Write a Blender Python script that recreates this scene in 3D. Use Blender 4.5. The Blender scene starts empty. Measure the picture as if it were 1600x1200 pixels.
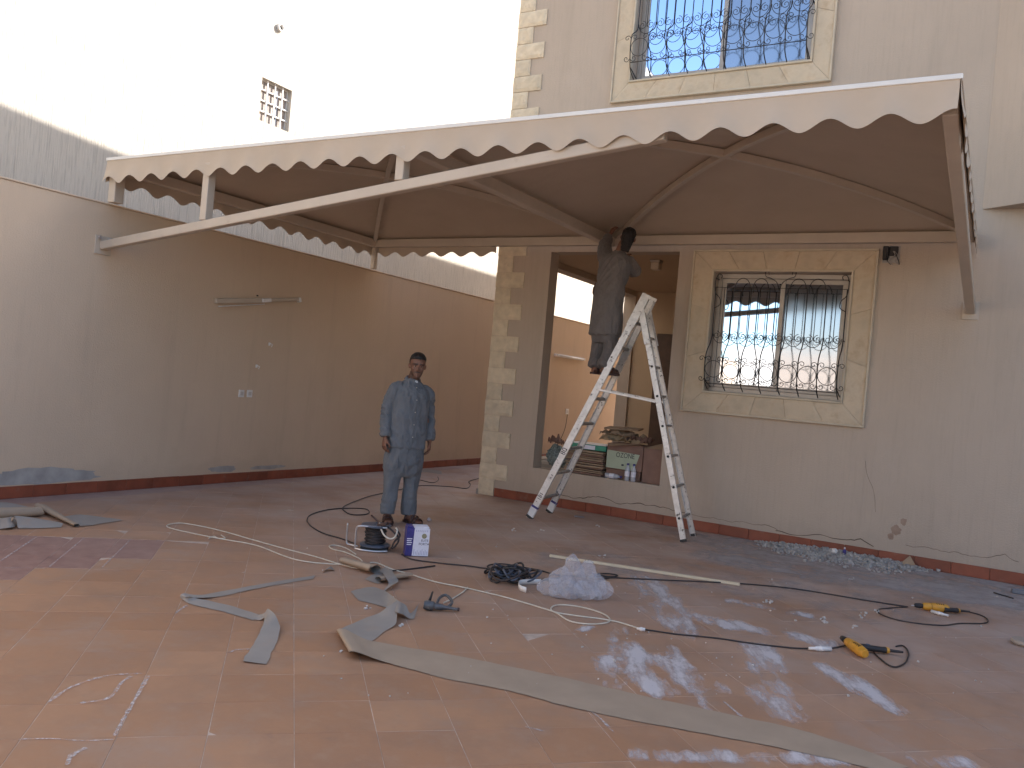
import bpy, bmesh, math, random
from mathutils import Vector, Matrix, noise
from mathutils.bvhtree import BVHTree
random.seed(7)
sc = bpy.context.scene
COL = sc.collection
V = Vector
rad = math.radians

# ------------------------------------------------------------------ camera
EYE = V((0.0, 0.0, 1.5))
YAW, ROLL = rad(30.2), math.atan(0.0879)
FPX, CXP, CYP = 1301.0, 800.0, 600.0
FWD = V((-math.sin(YAW), math.cos(YAW), 0.0))
R0 = V((math.cos(YAW), math.sin(YAW), 0.0))
U0 = V((0, 0, 1.0))
cR, sR = math.cos(ROLL), math.sin(ROLL)
cam_d = bpy.data.cameras.new("camera")
cam = bpy.data.objects.new("camera", cam_d)
COL.objects.link(cam)
right = R0 * cR + U0 * sR
up = U0 * cR - R0 * sR
M = Matrix((right, up, -FWD)).transposed().to_4x4()
M.translation = EYE
cam.matrix_world = M
cam_d.sensor_width = 36.0
cam_d.lens = 36.0 * FPX / 1600.0
cam_d.clip_start = 0.05
cam_d.clip_end = 3000.0
sc.camera = cam

# ------------------------------------------------------------------ light
SUN_EL, SUN_AZ = rad(32.6), rad(50.0)          # azimuth counted from +X towards +Y
sun_dir = V((math.cos(SUN_EL) * math.cos(SUN_AZ), math.cos(SUN_EL) * math.sin(SUN_AZ), math.sin(SUN_EL)))
world = bpy.data.worlds.new("World")
sc.world = world
world.use_nodes = True
wn = world.node_tree.nodes
wl = world.node_tree.links
bg = wn["Background"]
sky = wn.new("ShaderNodeTexSky")
sky.sky_type = 'NISHITA'
sky.sun_disc = False
sky.sun_elevation = SUN_EL
sky.sun_rotation = rad(90) - SUN_AZ            # the sky counts from +Y, clockwise
sky.air_density = 1.0
sky.dust_density = 1.7
sky.ozone_density = 1.0
wl.new(sky.outputs[0], bg.inputs[0])
bg.inputs[1].default_value = 0.125
sun_d = bpy.data.lights.new("sun", 'SUN')
sun_d.energy = 4.8
sun_d.angle = rad(0.55)
sun_d.color = (1.0, 0.95, 0.88)
sun_o = bpy.data.objects.new("sun", sun_d)
COL.objects.link(sun_o)
sun_o.rotation_euler = sun_dir.to_track_quat('Z', 'Y').to_euler()
vs = sc.view_settings
vs.view_transform = 'Standard'
vs.look = 'None'
vs.gamma = 1.0
vs.use_curve_mapping = False
vs.exposure = 1.58
sc.cycles.max_bounces = 12
sc.cycles.diffuse_bounces = 9
sc.cycles.transparent_max_bounces = 12

# ------------------------------------------------------------------ helpers
def ray(px, py):
    dx, dy = px - CXP, py - CYP
    return FWD * FPX + R0 * (dx * cR + dy * sR) + U0 * (dx * sR - dy * cR)

def fl(px, py, z=0.0):
    """place on the horizontal plane z that the photograph shows at this point"""
    d = ray(px, py)
    return EYE + d * ((z - EYE.z) / d.z)

def oy(px, py, y):
    d = ray(px, py)
    return EYE + d * (y / d.y)

def ox(px, py, x):
    d = ray(px, py)
    return EYE + d * (x / d.x)

class MB:
    def __init__(s):
        s.v, s.f, s.m = [], [], []
        s.cur = 0
    def add(s, vs, fs):
        b = len(s.v)
        s.v += [tuple(p) for p in vs]
        s.f += [tuple(i + b for i in f) for f in fs]
        s.m += [s.cur] * len(fs)
    def quad(s, a, b, c, d):
        s.add([a, b, c, d], [(0, 1, 2, 3)])
    def box(s, x0, x1, y0, y1, z0, z1, mtx=None, bev=0.0):
        if bev > 0:
            bm = bmesh.new()
            bmesh.ops.create_cube(bm, size=1.0)
            for v in bm.verts:
                v.co = V(((x0 + x1) / 2 + v.co.x * (x1 - x0), (y0 + y1) / 2 + v.co.y * (y1 - y0), (z0 + z1) / 2 + v.co.z * (z1 - z0)))
            bmesh.ops.bevel(bm, geom=bm.edges[:], offset=bev, segments=1, affect='EDGES')
            bm.verts.index_update()
            vs = [v.co.copy() for v in bm.verts]
            fs = [tuple(v.index for v in f.verts) for f in bm.faces]
            bm.free()
        else:
            vs = [V(p) for p in ((x0, y0, z0), (x1, y0, z0), (x1, y1, z0), (x0, y1, z0), (x0, y0, z1), (x1, y0, z1), (x1, y1, z1), (x0, y1, z1))]
            fs = [(0, 3, 2, 1), (4, 5, 6, 7), (0, 1, 5, 4), (1, 2, 6, 5), (2, 3, 7, 6), (3, 0, 4, 7)]
        if mtx is not None:
            vs = [mtx @ p for p in vs]
        s.add(vs, fs)
    def bar(s, p, q, w, h, upv=(0, 0, 1), bev=0.0):
        p, q = V(p), V(q)
        x = (q - p)
        L = x.length
        x = x / L
        z = V(upv)
        y = z.cross(x)
        if y.length < 1e-4:
            y = V((0, 1, 0)).cross(x)
        y.normalize()
        z = x.cross(y)
        m = Matrix((x, y, z)).transposed().to_4x4()
        m.translation = p
        s.box(0, L, -w / 2, w / 2, -h / 2, h / 2, m, bev)
    def rings(s, rings, closed=False, cap=True):
        n = len(rings[0])
        vs = [p for r in rings for p in r]
        fs = []
        k = len(rings)
        for i in range(k if closed else k - 1):
            j = (i + 1) % k
            for a in range(n):
                b = (a + 1) % n
                fs.append((i * n + a, i * n + b, j * n + b, j * n + a))
        if cap and not closed:
            fs.append(tuple(reversed(range(n))))
            fs.append(tuple((k - 1) * n + a for a in range(n)))
        s.add(vs, fs)
    def tube(s, pts, r, n=8, closed=False, cap=True):
        pts = [V(p) for p in pts]
        k = len(pts)
        rr = r if isinstance(r, (list, tuple)) else [r] * k
        rings = []
        prev = None
        for i in range(k):
            if closed:
                t = pts[(i + 1) % k] - pts[i - 1]
            else:
                t = pts[min(i + 1, k - 1)] - pts[max(i - 1, 0)]
            if t.length < 1e-9:
                t = V((0, 0, 1))
            t.normalize()
            if prev is None:
                a = V((0, 0, 1)) if abs(t.z) < 0.9 else V((1, 0, 0))
                u = t.cross(a).normalized()
            else:
                u = prev - t * prev.dot(t)
                if u.length < 1e-6:
                    u = t.orthogonal()
                u.normalize()
            prev = u
            w = t.cross(u)
            rings.append([pts[i] + u * (math.cos(2 * math.pi * a / n) * rr[i]) + w * (math.sin(2 * math.pi * a / n) * rr[i]) for a in range(n)])
        s.rings(rings, closed, cap)
    def grid(s, P, nu, nv):
        """P(i,j) -> point, nu x nv points"""
        vs = [P(i, j) for i in range(nu) for j in range(nv)]
        fs = [(i * nv + j, (i + 1) * nv + j, (i + 1) * nv + j + 1, i * nv + j + 1) for i in range(nu - 1) for j in range(nv - 1)]
        s.add(vs, fs)
    def ell(s, c, rx, ry, rz, n=14, m=9, mtx=None):
        c = V(c)
        rings = []
        for i in range(1, m):
            a = math.pi * i / m
            ring = [V((rx * math.sin(a) * math.cos(2 * math.pi * k / n), ry * math.sin(a) * math.sin(2 * math.pi * k / n), rz * math.cos(a))) for k in range(n)]
            if mtx is not None:
                ring = [mtx @ p for p in ring]
            rings.append([c + p for p in ring])
        s.rings(rings)
    def mesh(s, name, mats=None, smooth=False):
        me = bpy.data.meshes.new(name)
        me.from_pydata(s.v, [], s.f)
        if mats:
            for m in (mats if isinstance(mats, (list, tuple)) else [mats]):
                me.materials.append(m)
            if isinstance(mats, (list, tuple)) and len(mats) > 1:
                me.polygons.foreach_set('material_index', s.m)
        if smooth:
            me.polygons.foreach_set('use_smooth', [True] * len(me.polygons))
        me.update()
        return me
    def build(s, name, mats, parent=None, smooth=False, angle=None):
        me = s.mesh(name, mats, smooth)
        bm = bmesh.new()
        bm.from_mesh(me)
        bmesh.ops.recalc_face_normals(bm, faces=bm.faces)
        bm.to_mesh(me)
        bm.free()
        if angle is not None:
            me.polygons.foreach_set('use_smooth', [True] * len(me.polygons))
            me.set_sharp_from_angle(angle=rad(angle))
        o = bpy.data.objects.new(name, me)
        COL.objects.link(o)
        if parent is not None:
            o.parent = parent
        return o

def link(name, me, parent=None, loc=(0, 0, 0), rot=(0, 0, 0)):
    o = bpy.data.objects.new(name, me)
    COL.objects.link(o)
    o.location = loc
    o.rotation_euler = rot
    if parent is not None:
        o.parent = parent
    return o

def tag(o, label=None, cat=None, group=None, kind=None):
    if label: o['label'] = label
    if cat: o['category'] = cat
    if group: o['group'] = group
    if kind: o['kind'] = kind
    return o

def empty(name, label, cat, loc=(0, 0, 0), rz=0.0, group=None, kind=None):
    o = bpy.data.objects.new(name, None)
    COL.objects.link(o)
    o.location = loc
    o.rotation_euler = (0, 0, rz)
    o.empty_display_size = 0.1
    return tag(o, label, cat, group, kind)

def spline(pts, k=8, closed=False):
    pts = [V(p) for p in pts]
    n = len(pts)
    out = []
    for i in range(n if closed else n - 1):
        if closed:
            p0, p1, p2, p3 = pts[(i - 1) % n], pts[i], pts[(i + 1) % n], pts[(i + 2) % n]
        else:
            p0, p1, p2, p3 = pts[max(i - 1, 0)], pts[i], pts[i + 1], pts[min(i + 2, n - 1)]
        for j in range(k):
            t = j / k
            out.append(0.5 * ((2 * p1) + (p2 - p0) * t + (2 * p0 - 5 * p1 + 4 * p2 - p3) * t * t + (3 * p1 - p0 - 3 * p2 + p3) * t ** 3))
    if not closed:
        out.append(pts[-1])
    return out

# ------------------------------------------------------------------ materials
def nt_new(name):
    m = bpy.data.materials.new(name)
    m.use_nodes = True
    t = m.node_tree
    return m, t, t.nodes, t.links, t.nodes["Principled BSDF"]

def tex_noise(t, vec, scale, detail=4, rough=0.55, stretch=None):
    n = t.nodes.new("ShaderNodeTexNoise")
    n.inputs['Scale'].default_value = scale
    n.inputs['Detail'].default_value = detail
    n.inputs['Roughness'].default_value = rough
    if stretch is not None:
        mp = t.nodes.new("ShaderNodeMapping")
        mp.inputs['Scale'].default_value = stretch
        t.links.new(vec, mp.inputs['Vector'])
        vec = mp.outputs[0]
    t.links.new(vec, n.inputs['Vector'])
    return n.outputs['Fac']

def ramp(t, fac, a, b, ca=(0, 0, 0, 1), cb=(1, 1, 1, 1)):
    r = t.nodes.new("ShaderNodeValToRGB")
    r.color_ramp.elements[0].position = a
    r.color_ramp.elements[1].position = b
    r.color_ramp.elements[0].color = ca
    r.color_ramp.elements[1].color = cb
    t.links.new(fac, r.inputs[0])
    return r.outputs[0]

def mixc(t, fac, a, b, mode='MIX'):
    n = t.nodes.new("ShaderNodeMix")
    n.data_type = 'RGBA'
    n.blend_type = mode
    for s, x in ((0, fac), (6, a), (7, b)):
        if isinstance(x, (int, float)):
            n.inputs[s].default_value = x
        elif isinstance(x, (tuple, list)):
            n.inputs[s].default_value = (*x[:3], 1.0)
        else:
            t.links.new(x, n.inputs[s])
    return n.outputs[2]

def mth(t, op, a, b=None, c=None, clamp=False):
    n = t.nodes.new("ShaderNodeMath")
    n.operation = op
    n.use_clamp = clamp
    for i, x in enumerate((a, b, c)):
        if x is None: continue
        if isinstance(x, (int, float)):
            n.inputs[i].default_value = x
        else:
            t.links.new(x, n.inputs[i])
    return n.outputs[0]

def posn(t):
    return t.nodes.new("ShaderNodeNewGeometry").outputs['Position']

def bump(t, bsdf, h, strength, dist=0.01):
    b = t.nodes.new("ShaderNodeBump")
    b.inputs['Strength'].default_value = strength
    b.inputs['Distance'].default_value = dist
    t.links.new(h, b.inputs['Height'])
    t.links.new(b.outputs[0], bsdf.inputs['Normal'])

def simple(name, col, rough=0.7, metal=0.0, var=0.12, scale=6.0, bmp=0.0, bscale=60.0, dirt=None, dirt_at=(0.55, 0.75), dscale=12.0, objrand=0.0, spec=0.5):
    m, t, N, L, b = nt_new(name)
    p = posn(t)
    f = tex_noise(t, p, scale, 5)
    lo = [c * (1 - var) for c in col]
    hi = [min(1, c * (1 + var)) for c in col]
    c = mixc(t, ramp(t, f, 0.3, 0.7), lo, hi)
    if objrand > 0:
        oi = N.new("ShaderNodeObjectInfo")
        k = mth(t, 'MULTIPLY_ADD', oi.outputs['Random'], objrand, 1 - objrand / 2)
        cc = N.new("ShaderNodeCombineColor")
        for i in range(3): L.new(k, cc.inputs[i])
        c = mixc(t, 1.0, c, cc.outputs[0], 'MULTIPLY')
    if dirt is not None:
        d = tex_noise(t, p, dscale, 6, 0.65)
        c = mixc(t, ramp(t, d, *dirt_at), c, dirt)
    L.new(c, b.inputs['Base Color'])
    b.inputs['Roughness'].default_value = rough
    b.inputs['Metallic'].default_value = metal
    b.inputs['Specular IOR Level'].default_value = spec
    if bmp > 0:
        bump(t, b, tex_noise(t, p, bscale, 4), bmp, 0.01)
    return m

def stucco(name, col, streak=1.0, var=0.05, stains=True):
    """combed vertical render"""
    m, t, N, L, b = nt_new(name)
    p = posn(t)
    big = tex_noise(t, p, 0.9, 5, 0.6)
    c = mixc(t, ramp(t, big, 0.3, 0.72), [x * (1 - var) for x in col], [x * (1 + var) for x in col])
    st = tex_noise(t, p, 1.0, 5, 0.6, (38, 38, 2.2))
    c = mixc(t, mth(t, 'MULTIPLY', ramp(t, st, 0.50, 0.80), min(0.9, 0.30 * streak)), c, [x * 0.62 for x in col])
    if stains:
        dr = tex_noise(t, p, 1.0, 4, 0.6, (5, 5, 0.5))
        c = mixc(t, mth(t, 'MULTIPLY', ramp(t, dr, 0.55, 0.8), 0.35), c, [x * 0.72 for x in col])
        lt = tex_noise(t, p, 1.7, 6, 0.62)
        c = mixc(t, mth(t, 'MULTIPLY', ramp(t, lt, 0.58, 0.74), 0.22), c, (col[0] * 1.12, col[1] * 1.16, col[2] * 1.22))
        # damp band near the ground
        sep = N.new("ShaderNodeSeparateXYZ"); L.new(p, sep.inputs[0])
        n2 = tex_noise(t, p, 2.6, 5, 0.6)
        hz = mth(t, 'SUBTRACT', mth(t, 'MULTIPLY_ADD', n2, 0.9, -0.1), sep.outputs[2])
        c = mixc(t, mth(t, 'MULTIPLY', ramp(t, hz, 0.0, 0.18), 0.25), c, (col[0] * 0.75, col[1] * 0.74, col[2] * 0.74))
    L.new(c, b.inputs['Base Color'])
    b.inputs['Roughness'].default_value = 0.92
    b.inputs['Specular IOR Level'].default_value = 0.2
    h = mth(t, 'ADD', mth(t, 'MULTIPLY', st, streak), mth(t, 'MULTIPLY', tex_noise(t, p, 70, 3), 0.5))
    bump(t, b, h, 0.55, 0.012)
    return m

M_FACADE = stucco("facade_render", (0.505, 0.415, 0.332), 0.6)
M_WALL = stucco("boundary_paint", (0.61, 0.475, 0.350), 0.18, 0.04)
M_NEIGH = stucco("neighbour_render", (0.51, 0.465, 0.405), 3.2, 0.05, False)
M_PORCH = stucco("porch_paint", (0.52, 0.385, 0.26), 0.25, 0.05, False)
M_STONE = simple("split_stone", (0.66, 0.555, 0.405), 0.9, var=0.12, scale=9, bmp=0.8, bscale=26, dirt=(0.44, 0.32, 0.21), dirt_at=(0.60, 0.78), dscale=7, objrand=0.12)
M_SLAB = simple("surround_stone", (0.60, 0.495, 0.36), 0.85, var=0.14, scale=5, bmp=0.5, bscale=22, dirt=(0.43, 0.32, 0.21), dirt_at=(0.5, 0.78), dscale=5, objrand=0.12)
M_MOULD = simple("moulding_stone", (0.57, 0.49, 0.37), 0.8, var=0.08, scale=8)
M_SKIRT = simple("skirting_tile_red", (0.235, 0.062, 0.032), 0.42, var=0.18, scale=7, dirt=(0.28, 0.17, 0.13), dirt_at=(0.6, 0.85), dscale=6, objrand=0.25)
M_GROUT = simple("grout_grey", (0.47, 0.37, 0.30), 0.95, var=0.3, scale=10)
M_STEEL = simple("beige_painted_steel", (0.50, 0.425, 0.345), 0.5, var=0.06, scale=4, dirt=(0.40, 0.32, 0.25), dirt_at=(0.62, 0.8), dscale=9)
M_TRIM = simple("white_trim", (0.70, 0.69, 0.66), 0.35, var=0.04)
M_IRON = simple("black_iron", (0.030, 0.027, 0.026), 0.45, var=0.3, scale=30, spec=0.4)
M_ALU = simple("window_aluminium", (0.42, 0.38, 0.34), 0.4, 0.3, var=0.08, scale=9)
M_LADDER = simple("ladder_aluminium", (0.62, 0.60, 0.58), 0.42, 0.35, var=0.14, scale=18, dirt=(0.10, 0.085, 0.075), dirt_at=(0.60, 0.66), dscale=26)
M_RUNG = simple("ladder_rung", (0.36, 0.33, 0.30), 0.5, 0.4, var=0.2, scale=20, dirt=(0.13, 0.11, 0.09), dirt_at=(0.5, 0.7), dscale=30)
M_RUBBER = simple("black_rubber", (0.022, 0.021, 0.023), 0.6, var=0.25, scale=20)
M_CABLEB = simple("black_cable", (0.035, 0.028, 0.028), 0.55, var=0.3, scale=15)
M_CABLEW = simple("white_cable", (0.62, 0.57, 0.47), 0.55, var=0.12, scale=15)
M_WHITEP = simple("white_plastic", (0.74, 0.72, 0.70), 0.45, var=0.06, scale=12)
M_YELLOW = simple("yellow_tool", (0.62, 0.30, 0.035), 0.42, var=0.15, scale=25, dirt=(0.20, 0.12, 0.05), dirt_at=(0.6, 0.75), dscale=22)
M_CARD = simple("cardboard", (0.33, 0.235, 0.155), 0.9, var=0.14, scale=8, objrand=0.25)
M_CARDD = simple("cardboard_brown", (0.25, 0.15, 0.115), 0.9, var=0.14, scale=6, objrand=0.15)
M_PAPER = simple("kraft_paper", (0.40, 0.30, 0.19), 0.9, var=0.2, scale=12)
M_GREENBOX = simple("pale_green_print", (0.44, 0.50, 0.37), 0.75, var=0.06, scale=14)
M_GREEN = simple("green_print", (0.05, 0.27, 0.18), 0.6, var=0.15, scale=14)
M_BLUE = simple("blue_print", (0.045, 0.04, 0.20), 0.45, var=0.2, scale=22)
M_LABEL = simple("white_print", (0.76, 0.75, 0.82), 0.5, var=0.05, scale=30)
M_INK = simple("dark_ink", (0.03, 0.03, 0.05), 0.6, var=0.2)
M_EMBLEM = simple("emblem_print", (0.30, 0.27, 0.16), 0.6, var=0.25, scale=60)
M_GREYREEL = simple("reel_plastic", (0.085, 0.10, 0.135), 0.4, var=0.2, scale=20)
M_CHROME = simple("reel_frame_metal", (0.60, 0.60, 0.62), 0.3, 0.8, var=0.1)
M_RUBBLE = simple("rubble_grey", (0.45, 0.425, 0.40), 0.95, var=0.3, scale=14, objrand=0.2)
M_SKIN = None
M_CONC = simple("rough_concrete", (0.30, 0.27, 0.24), 0.95, var=0.2, scale=4)
M_DARK = simple("dark_void", (0.02, 0.018, 0.018), 0.9, var=0.2)
M_CRACK = simple("crack_shadow", (0.10, 0.075, 0.055), 1.0, var=0.3, scale=20)
M_GREYPATCH = simple("grey_putty", (0.36, 0.34, 0.32), 0.95, var=0.2, scale=6)

def fabric_mat():
    m, t, N, L, b = nt_new("awning_fabric")
    p = posn(t)
    f = tex_noise(t, p, 2.2, 5)
    c = mixc(t, ramp(t, f, 0.3, 0.7), (0.455, 0.37, 0.285), (0.50, 0.41, 0.32))
    L.new(c, b.inputs['Base Color'])
    b.inputs['Roughness'].default_value = 0.62
    b.inputs['Specular IOR Level'].default_value = 0.3
    h = mth(t, 'ADD', tex_noise(t, p, 3.2, 3), mth(t, 'MULTIPLY', tex_noise(t, p, 300, 2), 0.04))
    bump(t, b, h, 0.35, 0.03)
    return m
M_FABRIC = fabric_mat()

M_STRIPG = simple("offcut_grey_side", (0.285, 0.255, 0.225), 0.6, var=0.08, scale=5, dirt=(0.36, 0.26, 0.185), dirt_at=(0.56, 0.78), dscale=3)
M_STRIPB = simple("offcut_beige_side", (0.36, 0.272, 0.195), 0.6, var=0.08, scale=5, dirt=(0.36, 0.27, 0.19), dirt_at=(0.56, 0.78), dscale=4)
def sheet(m, P, nu, nv, th=0.0005):
    """thin two-sided sheet: grey face on one side, beige on the other"""
    Q = [[P(i, j) for j in range(nv)] for i in range(nu)]
    def N(i, j):
        a = Q[min(i + 1, nu - 1)][j] - Q[max(i - 1, 0)][j]
        b = Q[i][min(j + 1, nv - 1)] - Q[i][max(j - 1, 0)]
        n = b.cross(a)
        return n.normalized() if n.length > 1e-9 else V((0, 0, 1))
    NN = [[N(i, j) for j in range(nv)] for i in range(nu)]
    m.cur = 0
    m.grid(lambda i, j: Q[i][j] + NN[i][j] * th, nu, nv)
    m.cur = 1
    m.grid(lambda i, j: Q[i][j] - NN[i][j] * th, nu, nv)
    m.cur = 0


def floor_tile_mat():
    m, t, N, L, b = nt_new("terracotta_tile")
    p = posn(t)
    sep = N.new("ShaderNodeSeparateXYZ"); L.new(p, sep.inputs[0])
    x, y = sep.outputs[0], sep.outputs[1]
    u = mth(t, 'MULTIPLY', mth(t, 'SUBTRACT', y, x), 0.70711)
    v = mth(t, 'MULTIPLY', mth(t, 'ADD', x, y), 0.70711)
    iu = mth(t, 'FLOOR', mth(t, 'DIVIDE', mth(t, 'SUBTRACT', u, 3.485), 0.335))
    iv = mth(t, 'FLOOR', mth(t, 'DIVIDE', mth(t, 'SUBTRACT', v, -0.872), 0.335))
    cmb = N.new("ShaderNodeCombineXYZ"); L.new(iu, cmb.inputs[0]); L.new(iv, cmb.inputs[1])
    w = N.new("ShaderNodeTexWhiteNoise"); w.noise_dimensions = '3D'; L.new(cmb.outputs[0], w.inputs['Vector'])
    base = mixc(t, w.outputs['Value'], (0.350, 0.180, 0.096), (0.405, 0.222, 0.125))
    n1 = tex_noise(t, p, 3.2, 6, 0.62)
    base = mixc(t, mth(t, 'MULTIPLY', ramp(t, n1, 0.42, 0.66), 0.65), base, (0.285, 0.165, 0.105))
    n2 = tex_noise(t, p, 9, 6, 0.65)
    base = mixc(t, mth(t, 'MULTIPLY', ramp(t, n2, 0.50, 0.75), 0.45), base, (0.41, 0.275, 0.185))
    n3 = tex_noise(t, p, 1.6, 7, 0.7)
    base = mixc(t, mth(t, 'MULTIPLY', ramp(t, n3, 0.52, 0.68), 0.45), base, (0.39, 0.275, 0.205))
    n4 = tex_noise(t, p, 5.5, 7, 0.7)
    base = mixc(t, mth(t, 'MULTIPLY', ramp(t, n4, 0.60, 0.72), 0.5), base, (0.26, 0.155, 0.105))
    # a patch of older purple-red tiles, stepped along the tile grid, and a border row by the left wall
    lo = mth(t, 'ADD', iv, 10.0)                       # iv=-1 -> 9
    red = mth(t, 'MULTIPLY', mth(t, 'LESS_THAN', iv, -0.5), mth(t, 'GREATER_THAN', iu, mth(t, 'ADD', iv, 9.5)))
    red = mth(t, 'MULTIPLY', red, mth(t, 'LESS_THAN', iu, 10.5))
    red = mth(t, 'MAXIMUM', red, mth(t, 'LESS_THAN', x, -7.70))
    rc = mixc(t, ramp(t, n2, 0.3, 0.7), (0.225, 0.115, 0.092), (0.335, 0.205, 0.165))
    base = mixc(t, red, base, rc)
    # fine pale dust film, thicker towards the house, whitened to brighten the dim floor
    d1 = tex_noise(t, p, 1.1, 6, 0.65)
    far = mth(t, 'MULTIPLY', mth(t, 'SUBTRACT', y, 3.4), 0.20, clamp=True)
    film = mth(t, 'MULTIPLY', far, ramp(t, d1, 0.25, 0.66))
    base = mixc(t, mth(t, 'MULTIPLY', film, 0.90), base, (0.55, 0.45, 0.40))
    L.new(base, b.inputs['Base Color'])
    rg = mth(t, 'MULTIPLY_ADD', n2, 0.35, 0.42)
    L.new(mth(t, 'ADD', rg, mth(t, 'MULTIPLY', film, 0.25)), b.inputs['Roughness'])
    b.inputs['Specular IOR Level'].default_value = 0.35
    bump(t, b, mth(t, 'ADD', n2, mth(t, 'MULTIPLY', tex_noise(t, p, 90, 3), 0.3)), 0.12, 0.006)
    return m
M_TILE = floor_tile_mat()

def stain_mat():
    m, t, N, L, b = nt_new("plaster_and_dust_film")
    p = posn(t)
    ap = N.new("ShaderNodeAttribute"); ap.attribute_name = "paint"
    ad = N.new("ShaderNodeAttribute"); ad.attribute_name = "dust"
    m0 = N.new("ShaderNodeMapping"); m0.inputs['Rotation'].default_value = (0, 0, rad(-118)); L.new(p, m0.inputs['Vector'])
    mp = N.new("ShaderNodeMapping"); mp.inputs['Scale'].default_value = (2.0, 5.5, 1)
    L.new(m0.outputs[0], mp.inputs['Vector'])
    n1 = tex_noise(t, mp.outputs[0], 1.0, 8, 0.68)
    paint = ramp(t, mth(t, 'ADD', n1, mth(t, 'MULTIPLY_ADD', ap.outputs['Fac'], 0.36, -0.36)), 0.40, 0.58)
    paint = mth(t, 'MULTIPLY', paint, 0.80)
    n2 = tex_noise(t, p, 2.6, 7, 0.66)
    dust = ramp(t, mth(t, 'ADD', n2, mth(t, 'MULTIPLY_ADD', ad.outputs['Fac'], 0.55, -0.55)), 0.22, 0.58)
    dust = mth(t, 'MULTIPLY', dust, 0.75)
    c = mixc(t, mth(t, 'GREATER_THAN', paint, dust), (0.47, 0.435, 0.42), (0.66, 0.62, 0.62))
    L.new(c, b.inputs['Base Color'])
    L.new(mth(t, 'MAXIMUM', paint, dust), b.inputs['Alpha'])
    b.inputs['Roughness'].default_value = 0.9
    return m
M_STAIN = stain_mat()

def glass_mat(name, col, rough, metal=1.0):
    m, t, N, L, b = nt_new(name)
    b.inputs['Base Color'].default_value = (*col, 1)
    b.inputs['Metallic'].default_value = metal
    b.inputs['Roughness'].default_value = rough
    bump(t, b, tex_noise(t, posn(t), 1.3, 2), 0.02, 0.02)
    return m
M_GLASS = glass_mat("solar_glass", (0.68, 0.80, 1.0), 0.02)
M_GLASSD = glass_mat("solar_glass_behind_screen", (0.40, 0.41, 0.46), 0.10)

def cloth_mat(name, col, var=0.1):
    m, t, N, L, b = nt_new(name)
    tc = N.new("ShaderNodeTexCoord").outputs['Object']
    f = tex_noise(t, tc, 7, 5)
    c = mixc(t, ramp(t, f, 0.3, 0.7), [x * (1 - var) for x in col], [x * (1 + var) for x in col])
    L.new(c, b.inputs['Base Color'])
    b.inputs['Roughness'].default_value = 0.85
    b.inputs['Specular IOR Level'].default_value = 0.2
    b.inputs['Sheen Weight'].default_value = 0.1
    rd = mth(t, 'ABSOLUTE', mth(t, 'SUBTRACT', tex_noise(t, tc, 1.0, 2, 0.5, (11, 11, 6)), 0.5))
    h = mth(t, 'ADD', mth(t, 'MULTIPLY', rd, -3.0), mth(t, 'ADD', mth(t, 'MULTIPLY', tex_noise(t, tc, 26, 4), 0.4), mth(t, 'MULTIPLY', tex_noise(t, tc, 400, 2), 0.05)))
    bump(t, b, h, 0.55, 0.03)
    return m
M_SHIRT = cloth_mat("blue_grey_cotton", (0.148, 0.160, 0.176))
M_SHALWAR = cloth_mat("blue_grey_trousers", (0.146, 0.157, 0.171))
M_KURTA = cloth_mat("charcoal_cotton", (0.158, 0.145, 0.142))
M_KURTAT = cloth_mat("charcoal_trousers", (0.142, 0.130, 0.128))
M_UNDER = cloth_mat("white_undershirt", (0.62, 0.64, 0.66))
M_LEATHER = simple("brown_leather", (0.065, 0.032, 0.026), 0.5, var=0.25, scale=30)

def skin_mat():
    m, t, N, L, b = nt_new("skin")
    at = N.new("ShaderNodeAttribute"); at.attribute_name = "beard"
    tc = N.new("ShaderNodeTexCoord").outputs['Object']
    f = tex_noise(t, tc, 30, 4)
    c = mixc(t, f, (0.175, 0.080, 0.050), (0.225, 0.108, 0.068))
    c = mixc(t, mth(t, 'MULTIPLY', at.outputs['Fac'], 0.85), c, (0.045, 0.027, 0.020))
    L.new(c, b.inputs['Base Color'])
    b.inputs['Roughness'].default_value = 0.55
    return m
M_SKIN = skin_mat()
M_HAIR = simple("black_hair", (0.014, 0.011, 0.010), 0.55, var=0.3, scale=60, bmp=0.8, bscale=140)
M_EYEW = simple("eye_white", (0.34, 0.30, 0.27), 0.3, var=0.03)
M_IRIS = simple("dark_iris", (0.02, 0.012, 0.01), 0.2, var=0.1)

def plastic_film():
    m, t, N, L, b = nt_new("clear_film")
    b.inputs['Base Color'].default_value = (0.80, 0.80, 0.86, 1)
    b.inputs['Roughness'].default_value = 0.22
    b.inputs['Alpha'].default_value = 0.30
    b.inputs['Specular IOR Level'].default_value = 0.9
    bump(t, b, tex_noise(t, posn(t), 24, 6, 0.7), 1.0, 0.03)
    return m
M_FILM = plastic_film()
def bottle_mat():
    m, t, N, L, b = nt_new("clear_bottle")
    b.inputs['Base Color'].default_value = (0.75, 0.78, 0.85, 1)
    b.inputs['Roughness'].default_value = 0.12
    b.inputs['Alpha'].default_value = 0.45
    return m
M_BOTTLE = bottle_mat()

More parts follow.
